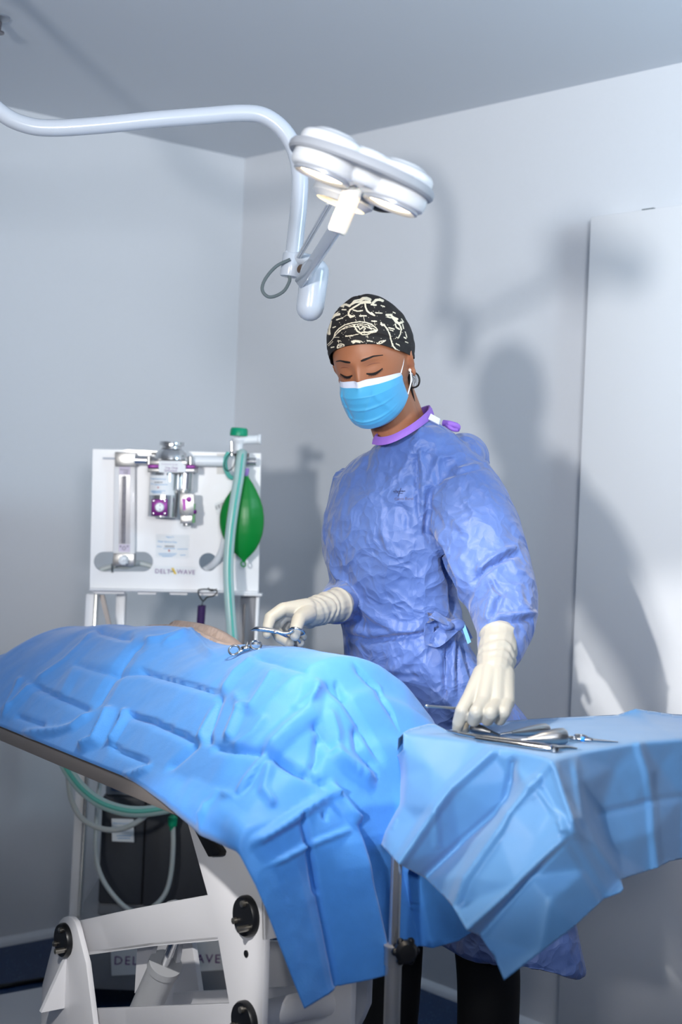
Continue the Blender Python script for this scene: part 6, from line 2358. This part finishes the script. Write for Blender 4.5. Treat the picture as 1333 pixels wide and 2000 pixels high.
elevator('bone_elevator', tp_(978, 1434, 0.004), tp_(1000, 1432, 0.006), tp_(1068, 1424, 0.009), 0.0098, 'steel elevator with a bulbous handle lying farther back on the tray')
elevator('bone_elevator', tp_(985, 1446, 0.004), tp_(1030, 1444, 0.007), tp_(1106, 1437, 0.0125), 0.0135, 'large steel elevator with a thick bulbous handle at the middle of the tray')
elevator('bone_elevator', tp_(978, 1437, 0.004), tp_(962, 1431, 0.006), tp_(918, 1421, 0.009), 0.0085, 'dark steel elevator lying under the gloved hand on the tray')
# long forceps on the near edge
f1 = thing('needle_holder', tp_(1030, 1452, 0.003), 'long bright needle holder lying along the near edge of the tray', 'instrument')
p0, p1, p2 = tp_(924, 1437, 0.004), tp_(1056, 1455, 0.004), tp_(1084, 1462, 0.004)
mesh_obj('arm', MB().tube([p0, p0.lerp(p1, 0.5), p1, p2], [0.0036, 0.0044, 0.0046, 0.004], 12), m_inst, f1)
q0, q1 = tp_(930, 1442, 0.003), tp_(1058, 1461, 0.003)
mesh_obj('arm', MB().tube([q0, q0.lerp(q1, 0.5), q1, p2], [0.0032, 0.0040, 0.0042, 0.004], 12), m_inst, f1)
mesh_obj('box_joint', MB().lathe(p2 - V((0, 0, 0.005)), (0, 0, 1), [(0, 0.006), (0.001, 0.0075), (0.009, 0.0075), (0.0105, 0.005), (0.0105, 0)], 20), m_inst, f1)
mesh_obj('jaw', MB().tube([p2, tp_(1105, 1460, 0.004), tp_(1128, 1462, 0.003)], [0.0045, 0.0034, 0.0016], 12), m_inst, f1)
# scissors with a blue tape ring at the back
s1 = thing('scissors', tp_(1150, 1442, 0.003), 'small ringed scissors with a blue tape mark at the back of the tray', 'scissors')
for (x, y) in ((1122, 1442), (1136, 1438)):
    mesh_obj('finger_ring', MB().torus(tp_(x, y, 0.003), (0.1, 0, 1), 0.0092, 0.0022, 24, 8), m_inst, s1)
mesh_obj('shank', MB().tube([tp_(1130, 1443, 0.004), tp_(1150, 1445, 0.004), tp_(1182, 1447.5, 0.004), tp_(1208, 1449.5, 0.003)], [0.0026, 0.0026, 0.0022, 0.0008], 10), m_inst, s1)
mesh_obj('shank', MB().tube([tp_(1142, 1440, 0.004), tp_(1160, 1445.5, 0.005), tp_(1208, 1449, 0.004)], [0.0024, 0.0024, 0.0007], 10), m_inst, s1)
mesh_obj('tape_mark', MB().cyl(tp_(1136, 1443.3, 0.0045), tp_(1143, 1444.2, 0.0045), 0.0038, 12), mat('blue_tape', (30, 130, 220), 0.4), s1)
# small tweezers tip by the index finger
tw = thing('tweezers', tp_(880, 1428, 0.003), 'small tweezers with the tips just left of the index fingertip on the tray', 'instrument')
mesh_obj('arm', MB().tube([tp_(873, 1426, 0.004), tp_(900, 1432, 0.004), tp_(940, 1440, 0.003)], [0.0012, 0.0026, 0.0026], 10), m_inst, tw)
mesh_obj('arm', MB().tube([tp_(875, 1428, 0.004), tp_(902, 1434, 0.004), tp_(940, 1441, 0.004)], [0.0012, 0.0024, 0.0024], 10), m_inst, tw)
# scissors held in the far hand
hs_ = thing('surgical_scissors', P(545, 1233, 2.49), 'polished curved scissors held in the far gloved hand above the drape', 'scissors')
YS = 2.485
bl = MB()
pb1 = [P(489.5, 1231, YS + 0.01), P(500, 1227.5, YS + 0.006), P(518, 1229, YS + 0.003), P(545, 1233.5, YS)]
bl.tube(bez(pb1, 6), [0.0008 + 0.0030 * min(1, k / 8) for k in range(19)], 10)
mesh_obj('blade', bl, m_inst, hs_)
bl = MB()
bl.tube(bez([P(491, 1232, YS + 0.014), P(502, 1229.5, YS + 0.011), P(520, 1231, YS + 0.008), P(545, 1235, YS + 0.005)], 6), [0.0006 + 0.0028 * min(1, k / 8) for k in range(19)], 10)
mesh_obj('blade', bl, m_inst, hs_)
mesh_obj('shank', MB().tube(bez([P(543, 1233.5, YS), P(556, 1236.5, YS - 0.002), P(566, 1235, YS - 0.003), P(571, 1231, YS - 0.002)], 5), 0.0028, 10), m_inst, hs_)
mesh_obj('shank', MB().tube(bez([P(543, 1235, YS + 0.004), P(556, 1241, YS + 0.02), P(566, 1247, YS + 0.05)], 5), 0.0026, 10), m_inst, hs_)
mesh_obj('finger_ring', MB().torus(P(580, 1233, 2.497), (0.18, 0.55, 1.0), 0.0135, 0.0021, 28, 8, 1.0), m_inst, hs_)
mesh_obj('finger_ring', MB().torus(P(574, 1251, 2.545), (0.3, 0.5, 1.0), 0.0115, 0.0021, 28, 8, 1.0), m_inst, hs_)
mesh_obj('screw', MB().lathe(P(538, 1233, YS - 0.003), (0, -1, 0.3), [(0, 0.0030), (0.0015, 0.0026), (0.0017, 0)], 14), m_inst, hs_)
# clamp lying on the drape ridge


def on_drape(px, py, off=0.004):
    a = ray(px, py).normalized()
    h = DRAPE_BVH.ray_cast(V((0, 0, CAMZ)), a)
    if h[0] is None:
        return P(px, py, 2.6)
    return h[0] - a * off


base = on_drape(472, 1281, 0.0)
YC = base.y + 0.005
cl_ = thing('towel_clamp', P(478, 1268, YC), 'small steel towel clamp standing on the ridge of the blue drape', 'clamp')
mesh_obj('finger_ring', MB().torus(P(458, 1270, YC - 0.004), (0.15, -0.75, 0.65), 0.0090, 0.0019, 26, 8, 1.15), m_inst, cl_)
mesh_obj('finger_ring', MB().torus(P(500, 1260, YC + 0.004), (0.30, -0.75, 0.75), 0.0090, 0.0019, 26, 8, 1.15), m_inst, cl_)
mesh_obj('joint', MB().ball(P(480, 1266, YC), (0.009, 0.006, 0.005), 14, 10), m_inst, cl_)
sh = MB()
sh.tube([P(466, 1273, YC - 0.003), P(474, 1270, YC), P(486, 1265, YC)], 0.0026, 10)
sh.tube([P(491, 1264, YC + 0.002), P(482, 1268, YC), P(474, 1271, YC + 0.002)], 0.0026, 10)
mesh_obj('shank', sh, m_inst, cl_)
jw = MB().tube([P(481, 1266, YC), P(483, 1259, YC + 0.004), P(484, 1253, YC + 0.006)], [0.0034, 0.0026, 0.0006], 10)
jw.tube([P(474, 1271, YC), P(462, 1277, YC - 0.006), P(451, 1281, YC - 0.01)], [0.0030, 0.0024, 0.0008], 10)
mesh_obj('jaw', jw, m_inst, cl_)
